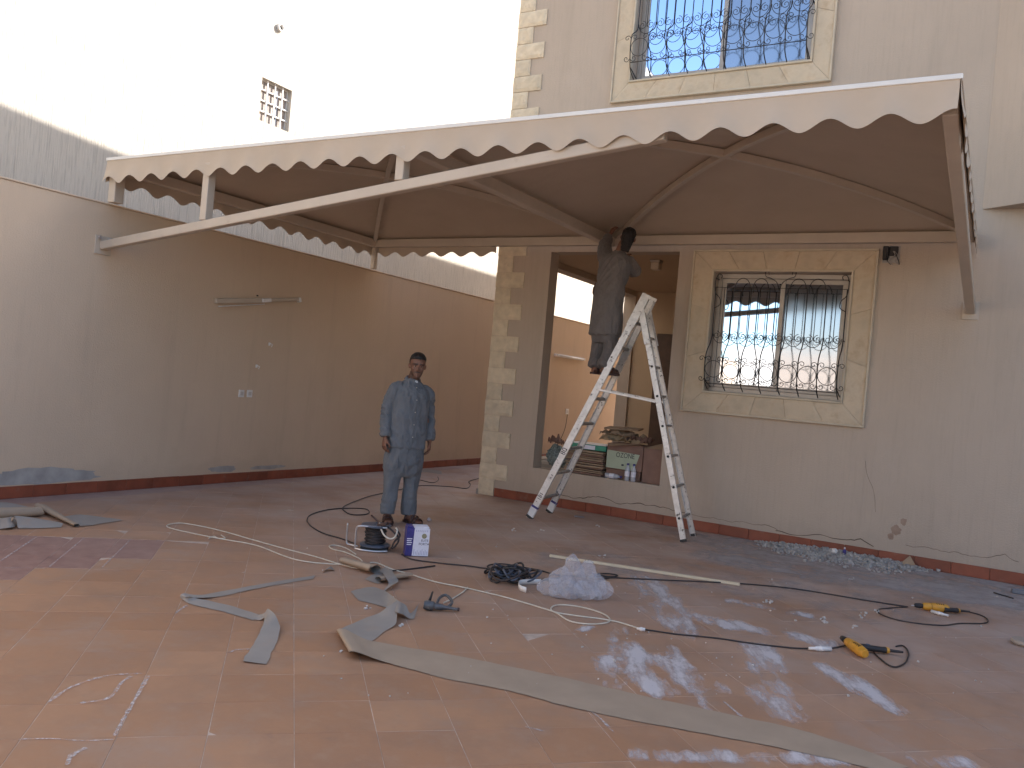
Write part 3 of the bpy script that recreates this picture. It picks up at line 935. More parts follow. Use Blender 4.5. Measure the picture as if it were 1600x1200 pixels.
def grille(w, nb_, zmid, zring, ztop_curl=True):
    x0, x1, z0, z1 = w
    rail = MB()
    rr = 0.0065
    gx0, gx1 = x0 + 0.03, x1 - 0.03
    Y1 = YF - 0.02
    belly = 0.17
    zb0, zb1 = zring + 0.14, zmid - 0.02
    def prof(z):
        if z >= zb1: return Y1
        if z >= zb0:
            t = (zb1 - z) / (zb1 - zb0)
            return Y1 - belly * (t * t * (3 - 2 * t))
        if z >= z0 + 0.10:
            t = (zb0 - z) / (zb0 - z0 - 0.10)
            return Y1 - belly * (1 + 0.10 * math.sin(math.pi * t) - 0.25 * t * t)
        t = (z0 + 0.10 - z) / 0.08
        return Y1 - belly * 0.75 * max(0, (1 - t)) ** 0.7
    # side returns and horizontal rails that hold the bars
    zr = zb0
    for z in (zring - 0.165 if zring - 0.165 > z0 + 0.03 else z0 + 0.03,):
        rail.tube([(gx0, prof(z), z), (gx1, prof(z), z)], rr * 0.8, 6)
    for x in (gx0, gx1):
        rail.tube([(x, YF + 0.08, z0 + 0.05), (x, prof(z0 + 0.12), z0 + 0.12)], rr, 6)
        rail.tube([(x, YF + 0.08, zmid), (x, Y1, zmid)], rr, 6)
        rail.tube([(x, YF + 0.08, z1 - 0.08), (x, Y1, z1 - 0.08)], rr, 6)
    rail.tube([(gx0, Y1, z1 - 0.18), (gx1, Y1, z1 - 0.18)], rr * 0.55, 6)
    gr = rail.build("window_grille", M_IRON, house, smooth=True)
    sp = (gx1 - gx0) / (nb_ - 1)
    zs = [z0 + 0.02, z0 + 0.06, z0 + 0.10, z0 + 0.16, zring, zb0, zb0 + (zb1 - zb0) * 0.33, zb0 + (zb1 - zb0) * 0.66, zb1, zmid + 0.1, (zmid + z1) / 2, z1 - 0.18]
    bar = MB(); bar.tube(spline([(0, prof(z), z) for z in zs], 4), rr, 6)
    bme = bar.mesh("bar", M_IRON, True)
    for i in range(nb_):
        o = link("bar", bme, None, (gx0 + sp * i, 0, 0)); o.parent = gr
    thin = MB(); thin.tube([(0, Y1 + 0.004, zmid - 0.02), (0, Y1 + 0.004, z1 - 0.18)], rr * 0.7, 6)
    tme = thin.mesh("thin_bar", M_IRON, True)
    # scrollwork between neighbouring bars, each bent piece on its own
    motif = []
    for sg in (1, -1):
        cs = MB()
        cs.tube(spiral(sp / 2 + sg * sp * 0.23, zmid, Y1 - 0.008, sp * 0.225, 1.4, math.pi / 2, sg), rr * 0.6, 5)
        motif.append(("scroll", cs.mesh("scroll", M_IRON, True)))
    cs = MB()
    cs.tube([(sp * (0.5 + 0.45 * math.cos(a)), Y1 - 0.008, zmid + 0.02 + sp * 0.55 * math.sin(a)) for a in [math.pi + math.pi * i / 12 for i in range(13)]], rr * 0.6, 5)
    motif.append(("hanging_arc", cs.mesh("hanging_arc", M_IRON, True)))
    rg = MB()
    rb = sp * 0.46
    rg.tube([(sp / 2 + rb * math.cos(a), prof(zring + rb * math.sin(a)) - 0.006, zring + rb * 1.0 * math.sin(a)) for a in [2 * math.pi * i / 24 for i in range(24)]], rr * 0.65, 5, True)
    motif.append(("ring", rg.mesh("ring", M_IRON, True)))
    motif.append(("thin_bar", tme))
    small = []
    for sg in (1, -1):
        for vz in (1, -1):
            sm = MB()
            zc = zring + vz * (rb + 0.018)
            pts = spiral(sg * sp * 0.20, zc, 0, sp * 0.17, 1.1, 0 if sg < 0 else math.pi, -sg * vz)
            sm.tube([V((p.x, prof(p.z) - 0.006, p.z)) for p in pts], rr * 0.6, 5)
            small.append(sm.mesh("small_scroll", M_IRON, True))
    for i in range(nb_ - 1):
        for nm, me in motif:
            o = link(nm, me, None, (gx0 + sp * (i + (0.5 if nm == "thin_bar" else 0)), 0, 0)); o.parent = gr
    for i in range(nb_):
        for me in small:
            o = link("small_scroll", me, None, (gx0 + sp * i, 0, 0)); o.parent = gr
    if ztop_curl:
        for i in range(0, nb_ - 1):
            if i in (0, nb_ // 2 - 1 + 0, nb_ - 2): continue
            t = MB()
            t.tube([(sp * (0.5 + 0.42 * math.cos(a)), Y1 - 0.004, z1 - 0.185 + sp * 0.55 * math.sin(a)) for a in [math.pi * (i_ / 12) * 1.15 for i_ in range(13)]], rr * 0.75, 5)
            o = t.build("top_curl", M_IRON, smooth=True); o.location.x = gx0 + sp * i; o.parent = gr
        cx = (gx0 + gx1) / 2
        for sg in (1, -1):
            t = MB()
            t.tube(spline([(cx, Y1, z1 - 0.22), (cx + sg * 0.03, Y1, z1 - 0.12), (cx + sg * 0.10, Y1, z1 - 0.07), (cx + sg * 0.155, Y1, z1 - 0.05), (cx + sg * 0.165, Y1, z1 - 0.0), (cx + sg * 0.135, Y1, z1 + 0.005), (cx + sg * 0.125, Y1, z1 - 0.03)], 5), rr * 0.75, 5)
            o = t.build("top_curl", M_IRON, smooth=True); o.parent = gr
        for sg, xx in ((1, gx0), (-1, gx1)):
            t = MB()
            t.tube(spline([(xx, Y1, z1 - 0.42), (xx + sg * 0.06, Y1, z1 - 0.38), (xx + sg * 0.055, Y1, z1 - 0.31), (xx + sg * 0.0, Y1, z1 - 0.24), (xx - sg * 0.01, Y1, z1 - 0.10), (xx + sg * 0.02, Y1, z1 - 0.03), (xx + sg * 0.06, Y1, z1 - 0.045), (xx + sg * 0.05, Y1, z1 - 0.08)], 5), rr * 0.85, 5)
            o = t.build("top_curl", M_IRON, smooth=True); o.parent = gr
    return gr

surround(-3.185, -1.183, 1.363, 3.252, *W1, 5)
surround(-4.432, -1.818, 5.088, 7.36, *W2, 6)
window(W1, 0.50, True)
window(W2, 0.50, True)
grille(W1, 8, 2.27, 1.87)
grille(W2, 10, 6.02, 5.68)

# hairline cracks along the bottom of the front wall
def crack(pts, w, seed, parent):
    P = []
    base = [oy(*p, YF) for p in pts]
    for i in range(len(base) - 1):
        n = max(2, int((base[i + 1] - base[i]).length / 0.035))
        for j in range(n):
            q = base[i].lerp(base[i + 1], j / n)
            P.append(q + V((0, 0, 0.022 * noise.noise(V((q.x * 9, seed, q.z * 3))) + 0.010 * noise.noise(V((q.x * 31, seed, 3.0))))))
    P.append(base[-1])
    m = MB()
    for i in range(len(P)):
        ww = w * (0.35 + 0.9 * abs(noise.noise(P[i] * 4 + V((seed, 0, 0)))))
        P[i] = (P[i], ww)
    d = V((0, -0.0025, 0))
    tp = [p + V((0, 0, w_)) + d for p, w_ in P]; bt = [p - V((0, 0, w_)) + d for p, w_ in P]
    n = len(P)
    m.add(tp + bt, [(i, i + 1, n + i + 1, n + i) for i in range(n - 1)])
    return m.build("crack", M_CRACK, parent)
crack([(868, 768), (895, 779), (935, 777), (975, 788), (1000, 786), (1050, 797)], 0.006, 1.0, house)
crack([(1050, 797), (1090, 806), (1150, 815), (1200, 822), (1215, 828)], 0.004, 2.0, house)
crack([(1212, 829), (1260, 838), (1275, 834), (1300, 840), (1335, 846), (1345, 843), (1365, 854)], 0.006, 3.0, house)
crack([(1415, 852), (1470, 860), (1530, 870), (1570, 868), (1592, 878)], 0.004, 4.0, house)
def vcrack(pts, w, seed):
    base = [oy(*p, YF) for p in pts]
    P = spline(base, 10)
    m = MB()
    a = [p + V((w * (0.4 + abs(noise.noise(p * 6))) + 0.006 * noise.noise(p * 12), -0.0025, 0)) for p in P]
    b_ = [p + V((-w * (0.4 + abs(noise.noise(p * 7))) + 0.006 * noise.noise(p * 12), -0.0025, 0)) for p in P]
    n = len(P)
    m.add(a + b_, [(i, i + 1, n + i + 1, n + i) for i in range(n - 1)])
    m.build("crack", M_CRACK, house)
vcrack([(1352, 720), (1356, 745), (1366, 770), (1368, 800)], 0.002, 1)
M_RUSTY = simple("brown_damp", (0.36, 0.255, 0.19), 0.95, var=0.2, scale=12)
for i, (px, py, a, b_) in enumerate(((1400, 828, .05, .05), (1412, 815, .03, .035), (1392, 838, .03, .03))):
    p = oy(px, py, YF)
    blob_patch((p.x, YF, p.z), (1, 0, 0), a, b_, (0, -1, 0), "damp_stain", M_RUSTY, house, 2.2 + i)

# ------------------------------------------------------------------ walls and buildings out of frame that the windows reflect
m = MB(); m.box(-8.0, 8.0, -10.2, -10.0, -0.3, 3.5)
tag(m.build("street_wall", M_NEIGH), "sunlit beige wall closing the courtyard behind the viewer", "wall")
m = MB(); m.box(8.0, 8.2, -10.0, YF, -0.3, 3.0)
tag(m.build("side_boundary_wall", M_WALL), "plain beige wall closing the courtyard on the right", "wall")

# ------------------------------------------------------------------ canopy
CXL, CXM, CXR, CYF, CYB, CZ = -7.99, -4.2, -0.31, 5.17, 9.40, 3.40
can = empty("canopy", "large beige fabric canopy with scalloped edge fixed between house and wall", "canopy", (0, 0, 0))
def part(name, mat, fn, parent=None, **kw):
    m = MB(); fn(m)
    return m.build(name, mat, parent or can, **kw)
BS = 0.08
part("front_beam", M_STEEL, lambda m: m.box(CXL, CXR, CYF + 0.02, CYF + 0.02 + BS, CZ - 0.10, CZ - 0.02, None, 0.006))
part("back_beam", M_STEEL, lambda m: m.box(CXL, CXR, CYB - BS, CYB - 0.004, CZ - 0.10, CZ + 0.008, None, 0.004))
part("side_beam", M_STEEL, lambda m: m.box(CXR - BS, CXR - 0.004, CYF + 0.102, CYB - BS - 0.002, CZ - 0.10, CZ + 0.008, None, 0.004))
part("side_beam", M_STEEL, lambda m: m.box(CXL + 0.006, CXL + 0.02 + BS, CYF + 0.102, CYB - BS - 0.002, CZ - 0.10, CZ + 0.008, None, 0.004))
part("middle_beam", M_STEEL, lambda m: m.box(CXM - 0.05, CXM + 0.05, CYF + 0.102, CYB - BS - 0.002, CZ - 0.13, CZ - 0.02, None, 0.006))
RISE = 0.34
def zc(s): return CZ + 0.015 + RISE * (1 - s * s)
for (a, b_) in ((CXL, CXM), (CXM, CXR)):
    cx, hx, cy, hy = (a + b_) / 2, (b_ - a) / 2, (CYF + CYB) / 2, (CYB - CYF) / 2
    for sg in (1, -1):
        def rib(m, sg=sg):
            pts = [V((cx + hx * s, cy + sg * hy * s, zc(abs(s)) - 0.045)) for s in [-0.985 + 1.97 * i / 24 for i in range(25)]]
            pr = []
            d = V((hx, sg * hy, 0)).normalized(); w = V((-d.y, d.x, 0)) * 0.026
            for p in pts:
                h = V((0, 0, 0.03 + (0.004 if sg > 0 else 0)))
                pr.append([p - w - h, p + w - h, p + w + h, p - w + h])
            m.rings(pr)
        part("arch_rib", M_STEEL, rib)
    def roof(m):
        N_ = 25
        def P(i, j):
            u, v = -1 + 2 * i / (N_ - 1), -1 + 2 * j / (N_ - 1)
            return V((cx + hx * u, cy + hy * v, zc(max(abs(u), abs(v)))))
        m.grid(P, N_, N_)
    part("roof_fabric", M_FABRIC, roof, angle=3.0)
SP = 0.3292
def scal(s):
    """drop below the canopy edge; s is the running length"""
    return 0.205 - 0.035 * math.cos(2 * math.pi * s / SP)
def valance(m, p0, p1, outn, ph, drop0=0.012, flare=0.03, scale=1.0):
    p0, p1 = V(p0), V(p1)
    L = (p1 - p0).length
    n = int(L / 0.02)
    outn = V(outn)
    nz = 7
    def P(i, j):
        t = i / n
        s = t * L
        q = p0.lerp(p1, t)
        dr = scal(s - ph) * scale
        f = j / (nz - 1)
        wob = 0.010 * noise.noise(V((s * 2.1, 3.0, outn.x * 5))) + 0.006 * math.sin(2 * math.pi * s / SP + 0.6)
        return q + outn * (0.004 + flare * f * f + wob * f) + V((0, 0, drop0 - f * (dr + drop0)))
    m.grid(P, n + 1, nz)
PH0 = -7.727 - CXL
part("front_valance", M_FABRIC, lambda m: valance(m, (CXL, CYF, CZ), (CXR, CYF, CZ), (0, -1, 0), PH0 + SP / 2), smooth=True)
part("side_valance", M_FABRIC, lambda m: valance(m, (CXR, CYF, CZ), (CXR, CYB, CZ), (1, 0, 0), 0.1), smooth=True)
part("side_valance", M_FABRIC, lambda m: valance(m, (CXL, CYF, CZ), (CXL, CYB, CZ), (-1, 0, 0), 0.1, 0.012, 0.0, 1.0), smooth=True)
part("back_valance", M_FABRIC, lambda m: valance(m, (CXL, CYB, CZ), (-5.90, CYB, CZ), (0, 1, 0), 0.05, 0.012, 0.01, 0.95), smooth=True)
part("edge_trim", M_TRIM, lambda m: m.box(CXL - 0.01, CXR + 0.012, CYF - 0.012, CYF + 0.03, CZ + 0.004, CZ + 0.034, None, 0.003))
part("edge_trim", M_STEEL, lambda m: m.box(CXR - 0.03, CXR + 0.010, CYF + 0.032, CYB, CZ + 0.014, CZ + 0.034, None, 0.003))
# long brace rising from the wall to the front beam, with its uprights
BRY = CYF + 0.03
bz = lambda x: 2.540 + (x + 8.0) * 0.1160
part("brace", M_STEEL, lambda m: m.bar((-7.985, BRY, bz(-7.985)), (-2.02, BRY, bz(-2.02)), 0.075, 0.085, (0, 0, 1), 0.006))
part("wall_plate", M_STEEL, lambda m: m.box(-7.999, -7.985, BRY - 0.09, BRY + 0.09, bz(-8) - 0.09, bz(-8) + 0.10, None, 0.003))
for yy in (-0.06, 0.06):
    part("anchor_bolt", M_CHROME, lambda m: m.tube([(-7.99, BRY + yy, bz(-8) + 0.075), (-7.94, BRY + yy, bz(-8) + 0.075)], 0.014, 6))
for sx in (-6.465, -4.20):
    part("strut", M_STEEL, lambda m: m.box(sx - 0.042, sx + 0.042, BRY - 0.042, BRY + 0.042, bz(sx) + 0.045, CZ - 0.102, None, 0.005))
part("wall_post", M_STEEL, lambda m: m.box(CXL + 0.015, CXL + 0.125, CYF + 0.024, CYF + 0.134, 2.986, CZ - 0.102, None, 0.006))
part("wall_post", M_STEEL, lambda m: m.box(CXL + 0.02, CXL + 0.09, CYB - 0.075, CYB - 0.005, 2.986, CZ - 0.102, None, 0.006))
part("bracket_brace", M_STEEL, lambda m: m.bar((CXR - 0.045, CYF + 0.12, CZ - 0.12), (CXR + 0.015, YF - 0.02, 2.63), 0.085, 0.075, (0, 0, 1), 0.006))
part("wall_plate", M_STEEL, lambda m: m.box(CXR - 0.06, CXR + 0.09, YF - 0.016, YF - 0.001, 2.54, 2.72, None, 0.003))
def bstr(y):
    t = (y - CYF - 0.12) / (YF - 0.02 - CYF - 0.12)
    return CZ - 0.12 + (2.63 - CZ + 0.12) * t
part("strut", M_STEEL, lambda m: m.box(CXR - 0.05, CXR - 0.005, 8.05, 8.10, bstr(8.08) + 0.03, CZ - 0.102, None, 0.004))
for i in range(7):
    y = CYF + 0.6 + i * 0.55

# ------------------------------------------------------------------ wall fittings
lf = empty("wall_light", "broken grey tube light bracket hanging slightly askew on the left wall", "wall light", (XL, 7.3, 2.24))
def onw(y, z, d=0.0): return V((d, y - 7.3, z - 2.24))
m = MB(); m.bar(onw(6.64, 2.165, 0.035), onw(7.36, 2.265, 0.035), 0.05, 0.06, (0, 0, 1), 0.008); m.build("housing", M_STEEL, lf)
m = MB(); m.bar(onw(6.68, 2.105, 0.05), onw(7.40, 2.225, 0.03), 0.02, 0.012, (0, 0, 1), 0.003); m.build("loose_reflector", M_WHITEP, lf)
m = MB(); m.bar(onw(7.36, 2.268, 0.03), onw(7.98, 2.36, 0.03), 0.04, 0.045, (0, 0, 1), 0.006); m.build("gear_tray", M_STEEL, lf)
m = MB(); m.bar(onw(7.33, 2.26, 0.06), onw(7.47, 2.285, 0.06), 0.03, 0.05, (0, 0, 1), 0.006); m.build("connector", M_WHITEP, lf)
m = MB(); m.box(*sum(((a - 0.008, a + 0.008) for a in onw(7.29, 2.315, 0.01)), ())); m.build("wall_hook", M_IRON, lf)
m = MB(); m.bar(onw(7.96, 2.345, 0.03), onw(8.0, 2.36, 0.03), 0.05, 0.06, (0, 0, 1), 0.004); m.build("end_cap", M_WHITEP, lf)

def outlet(loc, axis, label, w=0.085, h=0.09, group=None):
    """small plate on a wall; axis: outward normal"""
    n = V(axis)
    s_ = V((0, 0, 1)).cross(n)
    mt = Matrix((s_, V((0, 0, 1)), n)).transposed().to_4x4()
    o = empty("wall_socket", label, "socket", loc, 0, group)
    m = MB(); m.box(-w / 2, w / 2, -h / 2, h / 2, 0, 0.012, mt, 0.003)
    p = m.build("plate", M_WHITEP, o)
    m = MB(); m.box(-w * 0.28, w * 0.28, -h * 0.25, h * 0.25, 0.012, 0.016, mt, 0.001)
    m.build("rocker", simple("socket_insert", (0.55, 0.52, 0.49), 0.4), o)
    return o
outlet((XL, 7.175, 1.093), (1, 0, 0), "white wall socket, the nearer of the pair on the left wall", group="sockets on the left wall")
outlet((XL, 7.305, 1.096), (1, 0, 0), "white wall socket, the farther of the pair on the left wall", group="sockets on the left wall")
outlet((XL, 16.2, 1.01), (1, 0, 0), "lone white socket with a hanging wire, seen through the porch", 0.14, 0.12)
m = MB(); m.tube(spline([(XL + 0.02, 16.2, 0.95), (XL + 0.03, 16.1, 0.6), (XL + 0.05, 15.7, 0.2), (XL + 0.08, 15.4, 0.02)], 6), 0.006, 5)
tag(m.build("hanging_wire", M_CABLEB, smooth=True), "thin dark wire hanging from the socket seen through the porch", "wire")
def anchor(loc, label):
    m = MB()
    m.box(loc[0], loc[0] + 0.02, loc[1] - 0.012, loc[1] + 0.012, loc[2] - 0.02, loc[2] + 0.02, None, 0.004)
    m.tube([(loc[0] + 0.01, loc[1], loc[2] + 0.012), (loc[0] + 0.045, loc[1] + 0.02, loc[2] - 0.004), (loc[0] + 0.035, loc[1] + 0.012, loc[2] - 0.035)], 0.006, 6)
    tag(m.build("wall_hook", M_WHITEP), label, "hook")
anchor((XL, 7.555, 1.735), "small pale hook on the left wall below the tube light")
anchor((XL, 7.375, 1.443), "tiny pale plug on the left wall above the sockets")
tl = empty("tube_light", "white tube light on the wall seen through the porch opening", "wall light", (XL, 16.05, 2.18))
m = MB(); m.box(0, 0.05, -0.68, 0.68, -0.03, 0.03, None, 0.006); m.build("batten", M_WHITEP, tl)
m = MB(); m.tube([(0.07, -0.62, 0), (0.07, 0.62, 0)], 0.016, 8); m.build("tube", M_TRIM, tl, smooth=True)
m = MB(); m.box(0.05, 0.09, -0.67, -0.62, -0.025, 0.025, None, 0.004); m.build("end_cap", M_WHITEP, tl)
m = MB(); m.box(0.05, 0.09, 0.62, 0.67, -0.025, 0.025, None, 0.004); m.build("end_cap", M_WHITEP, tl)
pl = empty("ceiling_lamp", "small square beige lamp on the porch ceiling", "lamp", (-4.09, 10.60, 3.33))
m = MB(); m.box(-0.07, 0.07, -0.07, 0.07, -0.03, -0.001, None, 0.004); m.build("lamp_base", M_STEEL, pl)
m = MB(); m.box(-0.06, 0.06, -0.06, 0.06, -0.13, -0.031, None, 0.01); m.build("lamp_shade", simple("lamp_glass", (0.50, 0.40, 0.30), 0.35), pl)
# torn-out junction hole with wires, high on the front wall
hp = oy(1394, 396, YF)
jb = empty("junction_hole", "broken junction box with torn wires beside the lower window top corner", "junction box", (hp.x, YF, hp.z))
m = MB(); m.box(-0.09, 0.075, -0.012, -0.001, -0.10, 0.075, None, 0.003); m.build("back_plate", M_GREYPATCH, jb)
m = MB(); m.box(-0.085, -0.03, -0.05, -0.013, -0.075, 0.07, None, 0.006); m.build("box_side", M_RUBBER, jb)
m = MB(); m.box(-0.028, 0.06, -0.035, -0.0125, -0.03, 0.07, None, 0.008); m.build("box_cover", M_RUBBER, jb)
for i in range(5):
    m = MB(); a = rnd.uniform(-0.06, 0.07)
    m.tube(spline([(a, -0.03, 0.02), (a + rnd.uniform(-.04, .04), -0.06, -0.03), (a + rnd.uniform(-.05, .05), -0.05, -0.09), (a + rnd.uniform(-.05, .06), -0.03, -0.12)], 5), 0.005, 5)
    m.build("wire", M_CABLEB if i % 2 else M_GREYPATCH, jb, smooth=True)
blob_patch((hp.x + 0.0, YF, hp.z - 0.02), (1, 0, 0), 0.13, 0.13, (0, -1, 0), "plaster_scar", simple("scar_grey", (0.20, 0.18, 0.17), 0.95, var=0.3, scale=20), jb, 5.5)
for c in [jb.children[-1]]:
    c.matrix_parent_inverse = Matrix.Translation(-jb.location)

#@@OBJECTS@@
# ------------------------------------------------------------------ step ladder
LA = V((-4.47, 8.33, 0.0))                         # front left foot
ldir = V((1.74, 0.17, 0)).normalized()
lang = math.atan2(ldir.y, ldir.x)
lad = empty("step_ladder", "tall paint-spattered aluminium step ladder opened in front of the porch", "ladder", LA, lang)
LW = 0.60
AX, AZ = 1.045, 2.50
def lp(t, y):                                       # point on the left frame, which narrows upwards
    return V((AX * t, LW / 2 + (y - LW / 2) * (1 - 0.50 * t), AZ * t))
RX = 1.755
def rp(t, y):
    return V((RX + (AX + 0.015 - RX) * t, LW / 2 + (y - LW / 2) * (1 - 0.50 * t), (AZ - 0.10) * t))
LN = (lp(1, 0) - lp(0, 0)).normalized()
def rail(name, p, q, w, th, mat=None):
    m = MB()
    # open channel: web and two flanges
    x = (q - p).normalized(); yv = V((0, 1, 0)); z = x.cross(yv)
    mt = Matrix((x, yv, z)).transposed().to_4x4(); mt.translation = p
    L = (q - p).length
    m.box(0, L, -0.0025, 0.0025, -w / 2, w / 2, mt)
    sg = 1 if th > 0 else -1
    a, b_ = sorted((0.0027 * sg, th))
    m.box(0, L, a, b_, w / 2 - 0.004, w / 2, mt)
    m.box(0, L, a, b_, -w / 2, -w / 2 + 0.004, mt)
    return m.build(name, mat or M_LADDER, lad)
rA = rail("rail", lp(0.035, 0), lp(1.03, 0), 0.075, 0.028)
rB = rail("rail", lp(0.035, LW), lp(1.03, LW), 0.075, -0.028)
rail("rear_rail", rp(0.0, 0.05), rp(1.0, 0.045), 0.06, 0.024)
rail("rear_rail", rp(0.0, 0.53), rp(1.0, 0.535), 0.06, -0.024)
for i in range(8):
    t = 0.095 + i * 0.118
    m = MB()
    p = lp(t, 0.003); q = lp(t, LW - 0.003)
    m.bar(p, q, 0.034, 0.030, (-LN.z, 0, LN.x), 0.004)
    m.build("rung", M_RUNG, lad)
    if i < 7:
        t2 = 0.10 + i * 0.132
        m = MB()
        m.bar(rp(t2, 0.05), rp(t2, 0.53), 0.028, 0.026, (0, 0, 1), 0.004)
        m.build("rear_rung", M_RUNG, lad)
        m = MB()
        c = rp(t2, 0.045)
        m.tube([c + V((0, 0.004, 0)), c + V((0, -0.008, 0))], 0.014, 8)
        m.build("rivet", M_RUBBER, lad)
for yy in (0.0, LW):
    m = MB(); m.bar(lp(0.0, yy), lp(0.055, yy), 0.036, 0.082, (-LN.z, 0, LN.x), 0.006); b_ = m.build("white_foot", M_WHITEP, lad)
    m = MB(); m.bar(lp(-0.002, yy) + V((0, 0, 0.008)), lp(0.012, yy), 0.042, 0.088, (-LN.z, 0, LN.x), 0.004); o = m.build("rubber_sole", M_RUBBER); o.parent = b_
    m = MB(); m.bar(lp(0.050, yy), lp(0.058, yy), 0.040, 0.086, (-LN.z, 0, LN.x), 0.003); o = m.build("band", M_BLUE); o.parent = b_
for yy in (0.05, 0.53):
    m = MB(); m.bar(rp(-0.002, yy) + V((0, 0, 0.006)), rp(0.012, yy), 0.032, 0.066, (1, 0, 0), 0.004); m.build("rubber_foot", M_RUBBER, lad)
# hinge plates at the top
for yy in (-0.006, LW + 0.006):
    m = MB()
    m.bar(lp(0.90, yy), lp(1.045, yy), 0.005, 0.095, (-LN.z, 0, LN.x), 0.002)
    m.bar(rp(0.86, yy), rp(1.03, yy), 0.005, 0.07, (1, 0, 0.3), 0.002)
    m.build("hinge_plate", M_LADDER, lad)
for yy in (0.0, LW):
    m = MB(); m.bar(lp(0.61, yy - 0.012 if yy == 0 else yy + 0.012), rp(0.60, 0.04 if yy == 0 else 0.54), 0.006, 0.024, (0, 0, 1), 0.002)
    m.build("spreader_bar", M_LADDER, lad)
# stencilled marks along the front rail
def text_mesh(body, size, mat, name, ext=0.0006, align='CENTER'):
    cu = bpy.data.curves.new("txt", 'FONT')
    cu.body = body; cu.size = size; cu.extrude = ext; cu.align_x = align; cu.align_y = 'CENTER'
    cu.resolution_u = 3
    to = bpy.data.objects.new("txt", cu)
    COL.objects.link(to)
    dg = bpy.context.evaluated_depsgraph_get()
    me = bpy.data.meshes.new_from_object(to.evaluated_get(dg))
    me.name = name
    me.materials.clear(); me.materials.append(mat)
    bpy.data.objects.remove(to); bpy.data.curves.remove(cu)
    return me
def rail_text(body, t, size, flip=False):
    me = text_mesh(body, size, M_INK, "stencil_mark")
    o = link("stencil_mark", me, lad)
    x = LN.copy(); n = V((0, -1, 0)); y = n.cross(x)
    mt = Matrix((x, y, n)).transposed().to_4x4()
    mt.translation = lp(t, -0.0034)
    o.matrix_local = mt
rail_text(".80", 0.315, 0.085)
rail_text("181", 0.105, 0.065)
rail_text("x.s", 0.20, 0.055)
rail_text("s e", 0.735, 0.04)
rail_text("i +a/l", 0.86, 0.045)

# ------------------------------------------------------------------ people
def limb(m, pts, rads, n=16, k=5, flat=None, cap=True, round_end=True):
    P = spline(pts, k)
    R = []
    for i in range(len(rads) - 1):
        for j in range(k):
            t = j / k
            t = t * t * (3 - 2 * t) * 0.5 + t * 0.5
            R.append(rads[i] * (1 - t) + rads[i + 1] * t)
    R.append(rads[-1])
    m.tube(P, R, n, cap=cap)
    m.ell(P[0], R[0] * .98, R[0] * .98, R[0] * .98, 12, 8)
    if round_end: m.ell(P[-1], R[-1] * .98, R[-1] * .98, R[-1] * .98, 12, 8)

def sect(m, secs, n=28, e=2.4, k=4):
    """secs: (cx, cy, cz, rx, ry) horizontal super-ellipse sections, interpolated"""
    A = spline([V((s[0], s[1], s[2])) for s in secs], k)
    B = spline([V((s[3], s[4], 0)) for s in secs], k)
    rings = []
    for c, r in zip(A, B):
        ring = []
        for i in range(n):
            a = 2 * math.pi * i / n
            ca, sa = math.cos(a), math.sin(a)
            ring.append(V((c.x + r.x * math.copysign(abs(ca) ** (2 / e), ca), c.y + r.y * math.copysign(abs(sa) ** (2 / e), sa), c.z)))
        rings.append(ring)
    m.rings(rings)

def union(m, voxel, smooth=4, name="u"):
    me = m.mesh(name)
    bm = bmesh.new(); bm.from_mesh(me); bmesh.ops.recalc_face_normals(bm, faces=bm.faces); bm.to_mesh(me); bm.free()
    o = bpy.data.objects.new(name, me); COL.objects.link(o)
    md = o.modifiers.new("r", 'REMESH'); md.mode = 'VOXEL'; md.voxel_size = voxel
    if smooth:
        s = o.modifiers.new("s", 'SMOOTH'); s.iterations = smooth; s.factor = 0.5
    dg = bpy.context.evaluated_depsgraph_get()
    r = bpy.data.meshes.new_from_object(o.evaluated_get(dg))
    bpy.data.objects.remove(o); bpy.data.meshes.remove(me)
    r.polygons.foreach_set('use_smooth', [True] * len(r.polygons))
    return r

def wrinkle(me, fn):
    me.update()
    nr = [v.normal.copy() for v in me.vertices]
    for v, n in zip(me.vertices, nr):
        v.co += n * fn(v.co)
    me.update()

def put(name, me, mat, parent):
    me.materials.clear(); me.materials.append(mat)
    me.name = name
    return link(name, me, parent)

def patch(bvh, name, mat, parent, outline_fn, nu, nv, off=0.004, origin_y=-1.0, dirn=(0, 1, 0)):
    """small cloth piece laid on a garment: grid in (x,z) projected along +Y"""
    m = MB(); pts = []
    for i in range(nu):
        for j in range(nv):
            x, z = outline_fn(i / (nu - 1), j / (nv - 1))
            h = bvh.ray_cast(V((x, origin_y, z)), V(dirn))
            p = h[0] if h[0] is not None else V((x, -0.1, z))
            e = min(i, nu - 1 - i, j, nv - 1 - j)
            pts.append(p - V(dirn) * (off if e else off * 0.15))
    m.grid(lambda i, j: pts[i * nv + j], nu, nv)
    return m.build(name, mat, parent, smooth=True)

def head_rings(scale=1.0, grow=0.0):
    prof = [(0.000, .024, -.082, -.035), (0.012, .036, -.092, -.015), (0.03, .046, -.095, .02), (.05, .054, -.093, .055), (.08, .0625, -.092, .078),
            (.11, .0685, -.091, .090), (.14, .072, -.094, .095), (.165, .0715, -.090, .094), (.19, .063, -.074, .082), (.207, .048, -.052, .062), (.218, .028, -.028, .036), (.2225, .010, -.008, .014)]
    return prof

